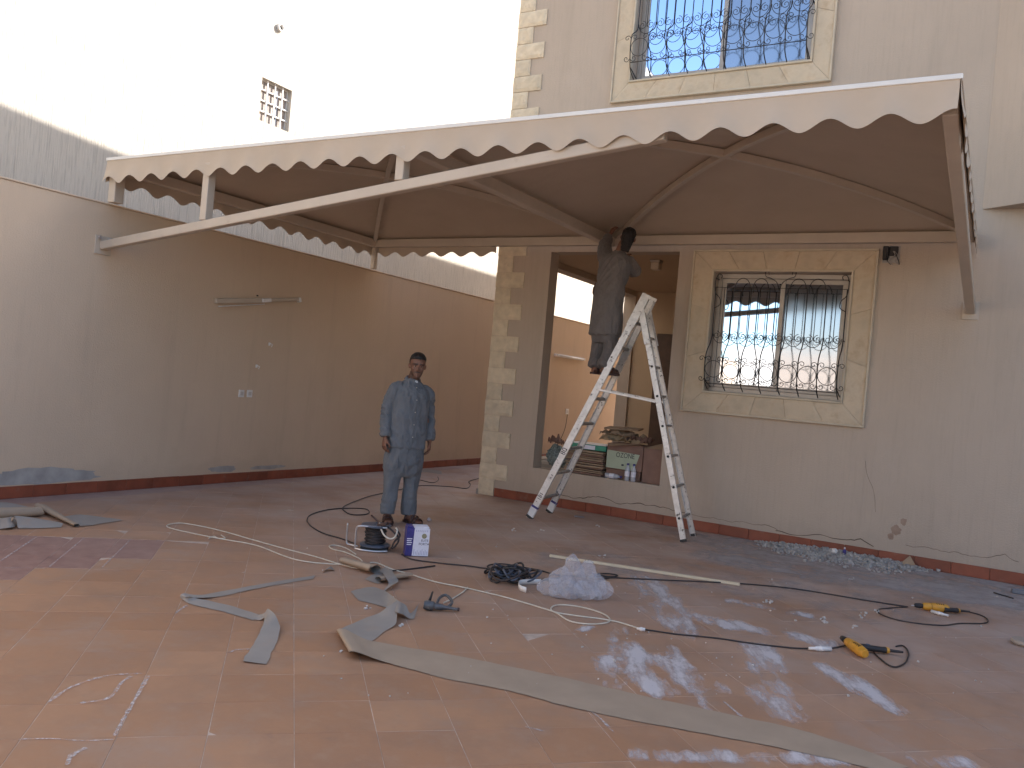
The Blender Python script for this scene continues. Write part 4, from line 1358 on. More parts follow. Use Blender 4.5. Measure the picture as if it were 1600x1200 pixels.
def head_mesh(m, mt):
    rings = []
    for z, w, f, b in head_rings():
        ring = []
        cy, ry = (f + b) / 2, (b - f) / 2
        for i in range(28):
            a = 2 * math.pi * i / 28
            ca, sa = math.cos(a), math.sin(a)
            e = 2.3
            ring.append(mt @ V((w * math.copysign(abs(ca) ** (2 / e), ca), cy + ry * math.copysign(abs(sa) ** (2 / e), sa), z)))
        rings.append(ring)
    m.rings(rings)
    T = lambda p: mt @ V(p)
    # nose, brows, lips, cheeks, chin, ears
    m.tube([T((0, -.088, .118)), T((0, -.099, .100)), T((0, -.110, .082)), T((0, -.108, .072))], [.007, .009, .0125, .010], 10)
    for s in (1, -1):
        m.ell(T((s * .011, -.098, .074)), .008, .010, .007, 10, 7)
        m.tube([T((s * .012, -.092, .127)), T((s * .032, -.090, .131)), T((s * .052, -.076, .125))], [.006, .007, .005], 8)
        m.ell(T((s * .042, -.072, .085)), .017, .016, .016, 10, 7)
        m.tube([T((s * .070, .004, .128)), T((s * .080, .018, .124)), T((s * .081, .020, .105)), T((s * .074, .008, .085)), T((s * .069, .002, .098))], [.006, .008, .009, .007, .005], 8)
    m.tube([T((-.022, -.088, .046)), T((0, -.097, .0485)), T((.022, -.088, .046))], [.003, .0065, .003], 8)
    m.tube([T((-.019, -.088, .039)), T((0, -.095, .037)), T((.019, -.088, .039))], [.003, .007, .003], 8)
    m.ell(T((0, -.084, .013)), .018, .014, .014, 10, 7)

def hand(m, wrist, down, palm_in, thumb_dir, sc_=1.0, curl=0.5):
    """wrist point, direction of the fingers, palm normal (towards which fingers curl), thumb side"""
    d = V(down).normalized(); pn = V(palm_in); pn = (pn - d * pn.dot(d)).normalized(); th = d.cross(pn)
    if th.dot(V(thumb_dir)) < 0: th = -th
    w = V(wrist)
    g = lambda a, b, c: w + (d * a + th * b + pn * c) * sc_
    rings = []
    for a, hw, ht in ((-0.02, .026, .021), (0.0, .027, .019), (.025, .034, .017), (.06, .041, .016), (.085, .042, .014), (.097, .037, .010)):
        rings.append([g(a, hw * math.cos(t), ht * math.sin(t)) for t in [2 * math.pi * i / 16 for i in range(16)]])
    m.rings(rings)
    for b, L in ((.031, .070), (.0105, .080), (-.0105, .074), (-.031, .058)):
        pts = [g(.078, b, 0.0)]
        ang = 0.15
        a, c = .085, .0
        for s in range(3):
            st = L * (0.45, 0.32, 0.26)[s]
            ang += curl * (0.55, 0.75, 0.5)[s]
            a += st * math.cos(ang); c += st * math.sin(ang)
            pts.append(g(a, b * (1 + 0.06 * s), c))
        m.tube(pts, [.0095 * sc_, .0092 * sc_, .0085 * sc_, .0065 * sc_], 8)
        m.ell(pts[-1], .0065 * sc_, .0065 * sc_, .0065 * sc_, 8, 6)
    pts = [g(.018, .024, .004), g(.045, .048, .012), g(.070, .058, .022), g(.092, .058, .032)]
    m.tube(pts, [.014 * sc_, .0125 * sc_, .0105 * sc_, .0075 * sc_], 8)
    m.ell(pts[-1], .0075 * sc_, .0075 * sc_, .0075 * sc_, 8, 6)

def foot(m, ankle, heel, toe, h=0.0):
    """foot between heel and toe points on the ground"""
    a, he, to = V(ankle), V(heel), V(toe)
    d = (to - he).normalized(); L = (to - he).length
    s_ = V((-d.y, d.x, 0))
    rings = []
    for t, w, hh in ((0.0, .022, .035), (.08, .032, .062), (.25, .034, .082), (.45, .036, .066), (.65, .044, .044), (.82, .046, .030), (.95, .036, .022), (1.0, .018, .014)):
        c = he + d * (L * t)
        rings.append([c + s_ * (w * math.cos(q)) + V((0, 0, hh * 0.5 + hh * 0.5 * math.sin(q) + 0.004)) for q in [2 * math.pi * i / 14 for i in range(14)]])
    m.rings(rings)
    limb(m, [he + d * L * .2 + V((0, 0, .05)), a], [.036, .036], 12, 4)

def sandal(parent, heel, toe, mat):
    he, to = V(heel), V(toe)
    d = (to - he).normalized(); L = (to - he).length
    s_ = V((-d.y, d.x, 0))
    m = MB()
    out = []
    for t, w in ((-.05, .012), (-.03, .030), (.08, .040), (.3, .041), (.5, .043), (.7, .053), (.88, .052), (1.0, .036), (1.05, .014)):
        out.append((t, w))
    L_ = [he + d * (L * t) + s_ * w for t, w in out]; R_ = [he + d * (L * t) - s_ * w for t, w in reversed(out)]
    ol = spline(L_ + R_, 4, True)
    k = len(ol)
    bot = [V((p.x, p.y, he.z - 0.018)) for p in ol]; top = [V((p.x, p.y, he.z + 0.006)) for p in ol]
    m.add(bot + top, [tuple(range(k - 1, -1, -1)), tuple(range(k, 2 * k))] + [(i, (i + 1) % k, k + (i + 1) % k, k + i) for i in range(k)])
    o = m.build("sandal", mat, parent)
    for t, hh, w, bw_ in ((.80, .050, .054, .020), (.60, .070, .052, .020), (.18, .088, .044, .014)):
        s = MB()
        c = he + d * (L * t)
        rings = []
        for i in range(11):
            q = math.pi * i / 10
            p = c + s_ * (w * math.cos(q)) + V((0, 0, hh * math.sin(q) + 0.004))
            nrm = (s_ * math.cos(q) + V((0, 0, math.sin(q)))).normalized()
            rings.append([p - d * bw_ - nrm * .002, p + d * bw_ - nrm * .002, p + d * bw_ + nrm * .003, p - d * bw_ + nrm * .003])
        s.rings(rings)
        q_ = s.build("strap", mat, smooth=True); q_.parent = o
    return o

def fold_noise(p, s=(9, 9, 9), seed=0.0):
    return noise.noise(V((p.x * s[0] + seed, p.y * s[1], p.z * s[2])))
def ridge(p, s, seed=0.0):
    return 1 - 2 * abs(noise.noise(V((p.x * s[0] + seed, p.y * s[1] + seed * .3, p.z * s[2]))))

def person_standing():
    base = V((-5.10, 6.86, 0)) - R0 * 0.10
    f = (V((0.60, -0.80, 0)) + V((0.864, 0.503, 0)) * 0.42).normalized()
    ang = math.atan2(f.x, -f.y)
    P = empty("person", "man in blue-grey long shirt and loose trousers standing beside the cable reel", "person", base, ang)
    P.rotation_euler = (0, rad(2.2), ang)
    # local frame: faces -Y, his left is +X
    heelL, toeL = V((.10, .00, .02)), V((.165, -.245, .02))
    heelR, toeR = V((-.115, -.03, .02)), V((-.185, -.27, .02))
    hm = Matrix.Translation((0.01, -0.035, 1.480)) @ Matrix.Rotation(rad(-16), 4, 'Z') @ Matrix.Rotation(rad(4), 4, 'X') @ Matrix.Scale(1.07, 4)
    b = MB()
    head_mesh(b, hm)
    limb(b, [(0, .025, 1.36), (0.004, .012, 1.45), (0.01, -0.005, 1.53)], [.068, .058, .058], 16)
    sect(b, [(0, .01, .80, .13, .09), (0, .0, 1.0, .14, .095), (0, .0, 1.2, .15, .10), (0, .005, 1.34, .16, .09), (0, .015, 1.42, .08, .06)])
    for s in (1, -1):
        wr = V((s * .243, -.040, .845))
        limb(b, [(s * .14, .01, 1.34), (s * .205, .03, 1.12), wr], [.046, .038, .024], 12)
        hand(b, wr, (s * .02, -.10, -1), (-s * 1, .15, 0), (0, -1, 0), 1.0, 0.55)
        limb(b, [(s * .085, 0, .80), (s * .105, -.01, .46), (heelL if s > 0 else heelR) + V((0, -.035, .12))], [.075, .05, .036], 12)
    foot(b, heelL + V((.008, -.035, .13)), heelL, toeL)
    foot(b, heelR + V((-.008, -.035, .13)), heelR, toeR)
    bm_ = union(b, 0.0048, 2, "body")
    inv = hm.inverted()
    at = bm_.attributes.new("beard", 'FLOAT', 'POINT')
    vals = []
    for v in bm_.vertices:
        q = inv @ v.co
        a = 0.0
        if -.03 < q.z < .10 and q.y < .03 and v.co.z > 1.46:
            jaw = sst(.072, .05, q.z) * sst(.03, .0, q.y) * (0.35 + 0.65 * sst(.02, .045, abs(q.x)) + 0.4 * sst(.03, .0, q.z))
            mus = sst(.010, .004, abs(q.z - .057)) * sst(.034, .026, abs(q.x)) * sst(-.07, -.085, q.y)
            a = max(min(.75, jaw * .75), mus)
            if .030 < q.z < .050 and abs(q.x) < .022: a *= .35
        if v.co.z > 1.46 and abs(q.z - .131) < .007 and .010 < abs(q.x) < .056 and q.y < -.06: a = 1.0
        vals.append(a)
    at.data.foreach_set('value', vals)
    put("body", bm_, M_SKIN, P)
    for s in (1, -1):
        m = MB(); m.ell(hm @ V((s * .032, -.0785, .112)), .0105, .0125, .0062, 10, 7)
        e = m.build("eye", M_EYEW, P, smooth=True)
        m = MB(); m.ell(hm @ V((s * .031, -.0895, .112)), .0055, .0035, .0055, 10, 6)
        o = m.build("iris", M_IRIS, smooth=True); o.parent = e
    # hair: cap over the crown, sides and back
    h = MB()
    rings = []
    for z, w, fq, bq in ((.085, .064, .02, .084), (.11, .072, -.01, .097), (.135, .0765, -.025, .103), (.158, .079, -.040, .105), (.172, .0785, -.066, .105), (.184, .077, -.087, .102), (.205, .069, -.086, .092), (.225, .053, -.066, .073), (.239, .033, -.038, .047), (.245, .010, -.010, .014)):
        cy, ry = (fq + bq) / 2, (bq - fq) / 2
        rings.append([hm @ V((w * math.copysign(abs(math.cos(t)) ** .87, math.cos(t)), cy + ry * math.copysign(abs(math.sin(t)) ** .87, math.sin(t)), z)) for t in [2 * math.pi * i / 28 for i in range(28)]])
    h.rings(rings)
    hme = union(h, 0.005, 1, "hair")
    wrinkle(hme, lambda c: 0.004 * noise.noise(c * 60))
    put("hair", hme, M_HAIR, P)
    # shirt
    s_ = MB()
    sect(s_, [(0, .0, .765, .205, .142), (0, .0, .84, .198, .136), (0, -.003, 1.0, .186, .128), (0, -.006, 1.16, .186, .124), (0, .0, 1.28, .188, .122), (0, .006, 1.35, .170, .108), (0, .010, 1.40, .128, .086), (0, .012, 1.44, .080, .068), (0, .010, 1.462, .066, .062)])
    for s in (1, -1):
        limb(s_, [(s * .145, .008, 1.365), (s * .188, .014, 1.305), (s * .226, .034, 1.12), (s * .240, .004, .98), (s * .243, -.036, .880)], [.064, .064, .055, .050, .043], 16, round_end=False)
        limb(s_, [(s * .242, -.034, .900), (s * .244, -.040, .862)], [.047, .047], 16, round_end=False)
    sm = union(s_, 0.0075, 3, "shirt")
    def wf(c):
        arm = sst(.175, .205, abs(c.x))
        d = .008 * fold_noise(c, (7, 7, 9), 3) + .008 * ridge(c + V((0, 0, c.x * .6)), (9, 9, 4), 1)
        d += arm * (.012 * ridge(c + V((0, 0, c.x * .8)), (7, 7, 20), 5) * (1 - abs(c.z - 1.08) * 1.8))
        d += (1 - arm) * .012 * ridge(c + V((0, 0, c.x * .7)), (4, 4, 9), 9) * sst(1.38, 1.0, c.z)
        return d
    wrinkle(sm, wf)
    shirt = put("shirt", sm, M_SHIRT, P)
    bm = bmesh.new(); bm.from_mesh(sm); bv = BVHTree.FromBMesh(bm); bm.free()
    patch(bv, "button_placket", M_SHIRT, shirt, lambda u, v: (-.017 + .034 * u + .006, .80 + (1.42 - .80) * v), 5, 40, .0035)
    for s in (1, -1):
        patch(bv, "chest_pocket", M_SHIRT, shirt, lambda u, v: (s * (.055 + .092 * u), 1.165 + .115 * v), 9, 10, .0045)
        patch(bv, "pocket_flap", M_SHIRT, shirt, lambda u, v: (s * (.051 + .100 * u), 1.262 + .034 * v - (.010 * (1 - abs(u - .5) * 2) * (1 - v))), 9, 5, .0085)
    for k in range(5):
        z = 1.38 - k * .125
        h_ = bv.ray_cast(V((.006, -1, z)), V((0, 1, 0)))
        if h_[0]:
            m = MB(); m.tube([h_[0] + V((0, -.004, 0)), h_[0] + V((0, -.008, 0))], .006, 8)
            o = m.build("button", M_STEEL); o.parent = shirt
    # collar: folded band round the neck open at the front
    c_ = MB()
    N_ = 33
    def CP(i, j):
        a = rad(-62) + (rad(304) + rad(0)) * i / (N_ - 1)
        a2 = math.pi / 2 + (a - rad(90))
        r0 = .066
        ca, sa = math.cos(a2), math.sin(a2)
        t = j / 4
        rr = (.062, .060, .064, .074, .085)[j]
        zz = (1.440, 1.462, 1.486, 1.476, 1.452)[j]
        fr = sst(.35, -.9, sa)
        zz -= .030 * fr * (1 if j != 0 else .6)
        if j >= 3: zz -= .018 * fr
        return V((rr * 1.08 * ca, .010 + rr * sa * 1.0, zz + .010 * sst(-.2, 1, sa)))
    c_.grid(CP, N_, 5)
    col = c_.build("collar", M_SHIRT, shirt, smooth=True)
    md = col.modifiers.new("t", 'SOLIDIFY'); md.thickness = .003
    u_ = MB(); u_.ell((0.004, -.046, 1.425), .034, .016, .032, 14, 9)
    u_.build("undershirt", M_UNDER, P, smooth=True)
    # loose trousers with a low crotch
    t_ = MB()
    sect(t_, [(0, .0, .93, .165, .115), (0, .0, .80, .182, .128), (0, -.002, .66, .188, .130), (0, -.004, .54, .178, .118), (0, -.004, .47, .15, .095)], e=2.6)
    for s, he in ((1, heelL), (-1, heelR)):
        limb(t_, [(s * .088, 0, .74), (s * .098, -.010, .52), (s * .108, -.015, .34), (he.x + s * .008, he.y - .03, .085)], [.096, .084, .073, .064], 18, round_end=False)
    tm = union(t_, 0.0075, 3, "trousers")
    def wt(c):
        d = .009 * fold_noise(c, (8, 8, 5), 7) + .015 * ridge(c + V((0, 0, abs(c.x) * 1.2)), (10, 8, 3.2), 2)
        d += sst(.34, .16, c.z) * .007 * ridge(c, (6, 6, 18), 4)
        d += sst(.42, .56, c.z) * sst(.72, .6, c.z) * .014 * ridge(c + V((0, 0, abs(c.x) * -1.0)), (3, 3, 12), 6)
        return d
    wrinkle(tm, wt)
    put("trousers", tm, M_SHALWAR, P)
    sandal(P, heelL, toeL, M_LEATHER)
    sandal(P, heelR, toeR, M_LEATHER)
    return P
person_standing()

def person_ladder():
    base = V((-3.875, 8.64, 1.690))
    a = rad(160)
    P = empty("person", "man in charcoal long shirt on the ladder reaching up under the canopy", "person", base, a)
    # local frame: faces -Y (away from the viewer), his left is +X
    b = MB()
    hc = V((-.165, -.045, 1.435))
    hm = Matrix.Translation(hc) @ Matrix.Rotation(rad(38), 4, 'Z') @ Matrix.Rotation(rad(-10), 4, 'Y') @ Matrix.Rotation(rad(-14), 4, 'X')
    head_mesh(b, hm)
    limb(b, [(-.085, .0, 1.33), (-.12, -.01, 1.40), (-.150, -.02, 1.48)], [.066, .058, .058], 14)
    sect(b, [(-.01, .0, .80, .12, .09), (-.03, .0, 1.0, .13, .09), (-.06, .0, 1.2, .15, .095), (-.085, .0, 1.32, .12, .08)])
    LE, LWr = V((.200, -.07, 1.50)), V((.225, -.17, 1.630))
    RE, RWr = V((-.120, -.27, 1.21)), V((.06, -.34, 1.33))
    limb(b, [(.085, -.01, 1.33), LE, LWr], [.05, .038, .026], 12)
    limb(b, [(-.19, -.02, 1.26), RE, RWr], [.05, .038, .026], 12)
    hand(b, LWr, (.05, -.35, 1), (-.5, -1, 0), (-1, 0, 0), 1.0, .8)
    hand(b, RWr, (.35, -.10, 1), (.3, -1, 0), (1, 0, 0), 1.0, .8)
    hL, tL = V((.075, .075, .022)), V((.055, -.165, .022))
    hR, tR = V((-.085, .095, .022)), V((-.115, -.145, .022))
    for s, he in ((1, hL), (-1, hR)):
        limb(b, [(s * .08 - .01, 0, .82), (s * .085, -.02, .46), he + V((0, -.035, .12))], [.075, .05, .036], 12)
    foot(b, hL + V((0, -.035, .13)), hL, tL)
    foot(b, hR + V((0, -.035, .13)), hR, tR)
    bm_ = union(b, 0.0055, 2, "body")
    bm_.attributes.new("beard", 'FLOAT', 'POINT')
    put("body", bm_, M_SKIN, P)
    h = MB(); rings = []
    for z, w, fq, bq in ((-.035, .046, .055, .072), (.0, .055, .045, .080), (.03, .058, .03, .084), (.06, .062, .02, .090), (.11, .074, -.01, .102), (.145, .078, -.05, .106), (.168, .0785, -.093, .104), (.19, .072, -.089, .095), (.212, .058, -.068, .077), (.228, .036, -.040, .050), (.236, .012, -.012, .016)):
        cy, ry = (fq + bq) / 2, (bq - fq) / 2
        rings.append([hm @ V((w * math.copysign(abs(math.cos(t)) ** .87, math.cos(t)), cy + ry * math.copysign(abs(math.sin(t)) ** .87, math.sin(t)), z)) for t in [2 * math.pi * i / 28 for i in range(28)]])
    h.rings(rings)
    hme = union(h, 0.0055, 1, "hair")
    wrinkle(hme, lambda c: 0.006 * noise.noise(c * 45) + .003 * noise.noise(c * 110))
    put("hair", hme, M_HAIR, P)
    k_ = MB()
    sect(k_, [(.0, .0, .455, .190, .150), (.0, .0, .55, .185, .145), (-.003, .0, .72, .178, .136), (-.012, .0, .88, .172, .130), (-.03, .0, 1.02, .174, .128), (-.055, .0, 1.16, .184, .128), (-.072, .0, 1.26, .200, .126), (-.082, .0, 1.325, .165, .104), (-.095, .0, 1.37, .090, .072), (-.105, -.004, 1.39, .068, .062)])
    limb(k_, [(.05, -.005, 1.30), (.115, -.02, 1.36), LE + V((-.01, 0, -.01)), LWr + V((0, .02, -.035))], [.085, .083, .066, .048], 16)
    limb(k_, [(-.165, -.005, 1.275), (-.185, -.09, 1.262), RE, RWr + V((0, .02, -.03))], [.085, .080, .064, .048], 16)
    km = union(k_, 0.0085, 4, "shirt")
    def wk(c):
        low = sst(1.1, .6, c.z)
        d = .005 * fold_noise(c, (7, 7, 7), 13)
        d += low * .020 * ridge(c + V((c.z * .12, 0, 0)), (9, 7, 1.4), 3)
        d += (1 - low) * .017 * ridge(c + V((0, 0, c.x * 1.1)), (3.5, 3.5, 9), 8)
        return d
    wrinkle(km, wk)
    put("shirt", km, M_KURTA, P)
    t_ = MB()
    sect(t_, [(0, 0, .78, .14, .11), (0, 0, .62, .165, .125), (0, 0, .46, .165, .118), (0, 0, .36, .135, .10)], e=2.5)
    for s, he in ((1, hL), (-1, hR)):
        limb(t_, [(s * .08, 0, .66), (s * .083, -.012, .44), (s * .085, -.005, .26), (he.x, he.y - .025, .085)], [.090, .086, .078, .070], 16, round_end=False)
    tm = union(t_, 0.0085, 4, "trousers")
    wrinkle(tm, lambda c: .006 * fold_noise(c, (8, 8, 5), 7) + .010 * ridge(c, (9, 8, 2.2), 2) + sst(.30, .12, c.z) * .009 * ridge(c, (5, 5, 24), 4))
    put("trousers", tm, M_KURTAT, P)
    sandal(P, hL, tL, M_LEATHER)
    sandal(P, hR, tR, M_LEATHER)
    m = MB(); m.ell((.205, -.02, .965), .045, .06, .095, 14, 10)
    m.ell((.20, -.02, 1.03), .035, .05, .03, 12, 8)
    pm = union(m, .008, 3, "pouch")
    wrinkle(pm, lambda c: .006 * noise.noise(c * 22))
    put("waist_pouch", pm, M_LEATHER, P)
person_ladder()

# ------------------------------------------------------------------ strips of cut fabric on the floor
def ribbon(name, pairs, label, cat="fabric strip", group=None, k=6, flip=0.0, rough=0.009, parent=None, wob=0.0):
    A = spline([fl(p[0], p[1], max(0.0028, p[2])) for p, q in pairs], k)
    B = spline([fl(q[0], q[1], max(0.0028, q[2])) for p, q in pairs], k)
    nv = 7
    m = MB()
    def P(i, j):
        t = j / (nv - 1)
        p = A[i].lerp(B[i], t)
        r = rough * (noise.noise(A[i] * 14 + V((j * 3.0 if j in (0, nv - 1) else 0, 0, 0)))) if j in (0, nv - 1) else 0
        d = (B[i] - A[i])
        if d.length > 1e-6: d.normalize()
        p = p + d * r
        w = wob * (0.5 + noise.noise(V((p.x * 6, p.y * 6, 3.0)))) * math.sin(math.pi * t) if wob else 0
        return V((p.x, p.y, max(0.0028, p.z + w)))
    mats = [M_STRIPG, M_STRIPB]
    if (B[2] - A[2]).cross(A[3] - A[2]).z < 0: mats.reverse()      # grey side up where the strip starts
    if flip: mats.reverse()
    sheet(m, P, len(A), nv)
    me = m.mesh(name, mats, True)
    o = link(name, me, parent)
    if label: tag(o, label, cat, group)
    return o

def roll(name, p, q, r0, r1, label, turns=1.35, flip=0.0, cat="fabric scrap", group=None, a0=0.0, parent=None):
    """curled piece of sheet: spiral cross section from p to q"""
    p, q = V(p), V(q)
    d = (q - p).normalized()
    s_ = V((-d.y, d.x, 0)).normalized(); u = d.cross(s_)
    m = MB()
    n = 30; L = 9
    def P(i, j):
        t = j / (L - 1); r = r0 * (1 - t) + r1 * t
        a = a0 + turns * 2 * math.pi * i / (n - 1)
        rr = r * (1 - 0.34 * i / (n - 1)) * (1 + .16 * math.cos(2 * a + r0 * 40))
        c = p.lerp(q, t) + V((0, 0, r * .66 + 0.003))
        e = .012 * noise.noise(V((i * .5, j * .1, r0 * 90))) if j in (0, L - 1) else 0
        b_ = c + s_ * (math.cos(a) * rr * 1.25) + u * (math.sin(a) * rr * .62) + d * e
        return V((b_.x, b_.y, max(.003 + .0004 * j, b_.z)))
    sheet(m, P, n, L)
    me = m.mesh(name, [M_STRIPG, M_STRIPB] if flip else [M_STRIPB, M_STRIPG], True)
    o = link(name, me, parent)
    if label: tag(o, label, cat, group)
    return o
# zigzag strip at left of centre
ribbon("fabric_strip", [((492, 899, 0), (490, 904, 0)), ((400, 914, 0), (404, 919, 0)), ((318, 929, .004), (345, 932, 0)), ((286, 927, .035), (300, 934, .02)), ((283, 936, .004), (296, 932, .035)),
                        ((300, 944, 0), (312, 936, .01)), ((350, 956, 0), (358, 946, 0)), ((396, 969, 0), (404, 960, .004))],
       "narrow grey fabric strip folded back in a sharp V on the bare tiles", group="fabric offcuts on the floor")
ribbon("fabric_strip", [((392, 967, 0), (402, 961, .0)), ((405, 969, .002), (413, 958, .03)), ((413, 966, .02), (419, 952, .06)), ((411, 975, .02), (430, 962, .05)), ((404, 992, .008), (437, 978, .02)), ((395, 1008, 0), (434, 1000, .006)), ((385, 1024, 0), (424, 1020, 0)), ((380, 1033, .006), (417, 1038, 0))],
       "short grey fabric flap with a wavy edge, hanging on from the V-shaped strip", group="fabric offcuts on the floor")
# long band in the foreground
ribbon("fabric_strip", [((548, 924, 0), (560, 938, 0)), ((580, 917, 0), (585, 944, 0)), ((604, 925, .01), (606, 950, .01)), ((621, 938, .065), (621, 957, .055)), ((634, 946, .05), (630, 960, .03)), ((642, 958, .02), (640, 966, .006)), ((655, 942, .006), (647, 967, 0))],
       "crumpled grey fabric piece standing up in a hump beside the caulking gun", group="fabric offcuts on the floor", flip=0.0)
ribbon("fabric_strip", [((622, 938, .07), (620, 966, .03)), ((608, 946, .055), (618, 975, .014)), ((592, 958, .02), (603, 985, 0)), ((570, 966, .004), (588, 997, 0)), ((552, 974, .003), (575, 1005, .003)), ((536, 981, .004), (556, 1016, .004)), ((528, 984, .014), (548, 1020, .014)), ((526, 984, .034), (546, 1019, .034)), ((531, 982, .050), (552, 1018, .050)),
                        ((543, 985, .048), (566, 1022, .040)), ((558, 993, .026), (584, 1029, .018)), ((580, 1001, .010), (606, 1036, .006)), ((640, 1012, 0), (640, 1045, 0)), ((700, 1022, 0), (700, 1061, 0)), ((800, 1042, 0), (795, 1079, 0)), ((900, 1063, 0), (880, 1102, 0)), ((1000, 1086, 0), (980, 1124, 0)), ((1120, 1112, 0), (1100, 1146, 0)), ((1240, 1138, 0), (1215, 1168, 0)), ((1330, 1165, 0), (1300, 1186, 0)), ((1420, 1198, 0), (1385, 1207, 0))],
       "longest fabric strip, rolled over at one end and running flat to the near edge", group="fabric offcuts on the floor")
# scraps near the reel
roll("fabric_scrap", fl(538, 883), fl(586, 897), .05, .055, "rolled fabric scrap with the white cable over it, nearest the reel", group="fabric offcuts on the floor", flip=1.0, a0=2.2)
ribbon("fabric_scrap", [((570, 905, 0), (590, 912, 0)), ((590, 893, .006), (602, 907, .004)), ((605, 884, 0), (614, 894, 0))], "flat grey fabric scrap between two rolled scraps", "fabric scrap", "fabric offcuts on the floor")
roll("fabric_scrap", fl(591, 910), fl(638, 903), .032, .036, "thin rolled fabric scrap with an open dark end, right of the other roll", group="fabric offcuts on the floor", flip=1.0, a0=2.6)
ribbon("fabric_scrap", [((596, 893, .02), (612, 889, .02)), ((603, 903, .045), (617, 900, .045)), ((607, 912, .02), (622, 908, .02)), ((601, 920, .006), (612, 915, .03)), ((598, 928, 0), (604, 921, .0))], "narrow twisted fabric scrap lying across the thin roll", "fabric scrap", "fabric offcuts on the floor")
ribbon("fabric_scrap", [((503, 895, 0), (509, 890, .0)), ((513, 889, .018), (516, 885, .025)), ((523, 892, .0), (520, 887, .0))], "tiny tent-shaped fabric scrap left of the rolled scraps", "fabric scrap", "fabric offcuts on the floor")
# offcuts piled by the left wall
roll("fabric_scrap", fl(-40, 814), fl(62, 806), .085, .062, "thick folded fabric piece at the back of the pile by the left wall", group="offcuts piled by the left wall", a0=2.4, flip=1.0, turns=1.1)
roll("fabric_scrap", fl(64, 798), fl(120, 824), .052, .022, "tapering rolled strip sloping down from the pile by the left wall", group="offcuts piled by the left wall", a0=2.0, flip=1.0)
ribbon("fabric_scrap", [((30, 826, .004), (96, 824, .004)), ((29, 823, .02), (97, 821, .012)), ((27, 815, .05), (96, 817, .025)), ((24, 808, .075), (70, 812, .045)), ((21, 806, .085), (36, 807, .07)), ((16, 812, .05), (20, 812, .06)), ((12, 820, .01), (18, 822, .01))], "cone-shaped pale fabric fold at the front of the pile", "fabric scrap", "offcuts piled by the left wall", flip=1.0)
ribbon("fabric_scrap", [((112, 822, .004), (96, 808, 0)), ((140, 821, .006), (125, 804, 0)), ((165, 817, .004), (160, 808, 0)), ((192, 813, .004), (186, 811, 0))], "flat grey pointed tip of fabric right of the pile by the left wall", "fabric scrap", "offcuts piled by the left wall")
ribbon("fabric_scrap", [((-40, 828, 0), (-40, 812, .02)), ((-5, 827, .0), (-8, 810, .04)), ((18, 824, .02), (12, 808, .07)), ((28, 820, .0), (24, 806, .02))], "crumpled pale sheet at the left edge of the pile", "fabric scrap", "offcuts piled by the left wall", wob=.02)
ribbon("fabric_scrap", [((-40, 800, .03), (-40, 786, .04)), ((10, 798, .06), (10, 785, .06)), ((40, 800, .03), (44, 792, .02))], "loose sheet lying highest against the skirting in the pile", "fabric scrap", "offcuts piled by the left wall", wob=.02)
ribbon("cardboard_scrap", [((650, 735, 0), (648, 739, 0)), ((668, 733, .01), (666, 738, .0)), ((690, 736, .0), (690, 741, .0))], "small brown scrap on the floor behind the standing man", "scrap")

# ------------------------------------------------------------------ cables
def cable(name, pts, r, mat, label, cat="cable", k=8, group=None):
    P = spline([fl(p[0], p[1], (p[2] if len(p) > 2 else 0) + r + 0.001) for p in pts], k)
    P = [V((p.x + .004 * noise.noise(p * 7), p.y + .004 * noise.noise(p * 7 + V((5, 0, 0))), p.z)) for p in P]
    m = MB(); m.tube(P, r, 6)
    return tag(m.build(name, mat, smooth=True), label, cat, group)
cable("white_cable", [(556, 866), (540, 856), (524, 852), (514, 853), (520, 858), (540, 863), (560, 872), (567, 880), (560, 888), (530, 881), (490, 869), (440, 856), (390, 842), (340, 828), (290, 818), (266, 819), (263, 824), (300, 833), (345, 842), (400, 852), (450, 871), (490, 879), (535, 882)], .0048, M_CABLEW,
      "thin white cable looping out across the bare tiles left of the reel")
cable("white_cable", [(326, 841), (334, 838), (341, 841), (352, 841), (346, 836)], .0045, M_CABLEW, "small curl of white cable beside the long white loop")
cable("white_cable", [(578, 879), (590, 880), (612, 889), (640, 897), (680, 909), (720, 917), (760, 926), (800, 936), (840, 948), (868, 957), (890, 970), (920, 975), (948, 973), (952, 966), (935, 956), (905, 948), (875, 945), (862, 949), (866, 956), (900, 962), (940, 967), (970, 973), (995, 981)], .0050, M_CABLEW,
      "white cable running over the scraps to a flat coil near the plastic")
cable("black_cable", [(1003, 983), (1060, 991), (1120, 997), (1180, 1006), (1235, 1012), (1262, 1013)], .0050, M_CABLEB, "black extension cable joined by white plugs, leading to the nearer drill")
cable("black_cable", [(556, 850), (535, 842), (505, 833), (486, 822), (480, 812), (488, 803), (515, 796), (545, 794), (570, 795), (577, 800), (570, 804), (550, 804), (539, 799), (536, 793), (548, 786), (575, 776), (596, 771), (625, 765), (655, 759), (700, 760), (728, 763), (735, 757), (733, 752), (750, 747)], .0058, M_CABLEB,
      "black cable from the reel looping behind the standing man to the house corner")
cable("black_cable", [(640, 753), (650, 749), (675, 754), (685, 750), (684, 745)], .0052, M_CABLEB, "short black cable end behind the standing man")
cable("black_cable", [(628, 866), (645, 874), (690, 880), (730, 884), (765, 888), (800, 885), (840, 890), (868, 898), (900, 900), (945, 902), (1010, 905), (1080, 908), (1160, 912), (1235, 919), (1300, 929), (1360, 939), (1418, 948)], .0056, M_CABLEB,
      "long black cable crossing the floor from the reel to the farther drill")
m_ = [(1418, 948), (1390, 950), (1374, 952), (1372, 957), (1386, 964), (1420, 972), (1470, 977), (1500, 974), (1535, 974), (1544, 970), (1535, 962), (1510, 955), (1497, 953)]
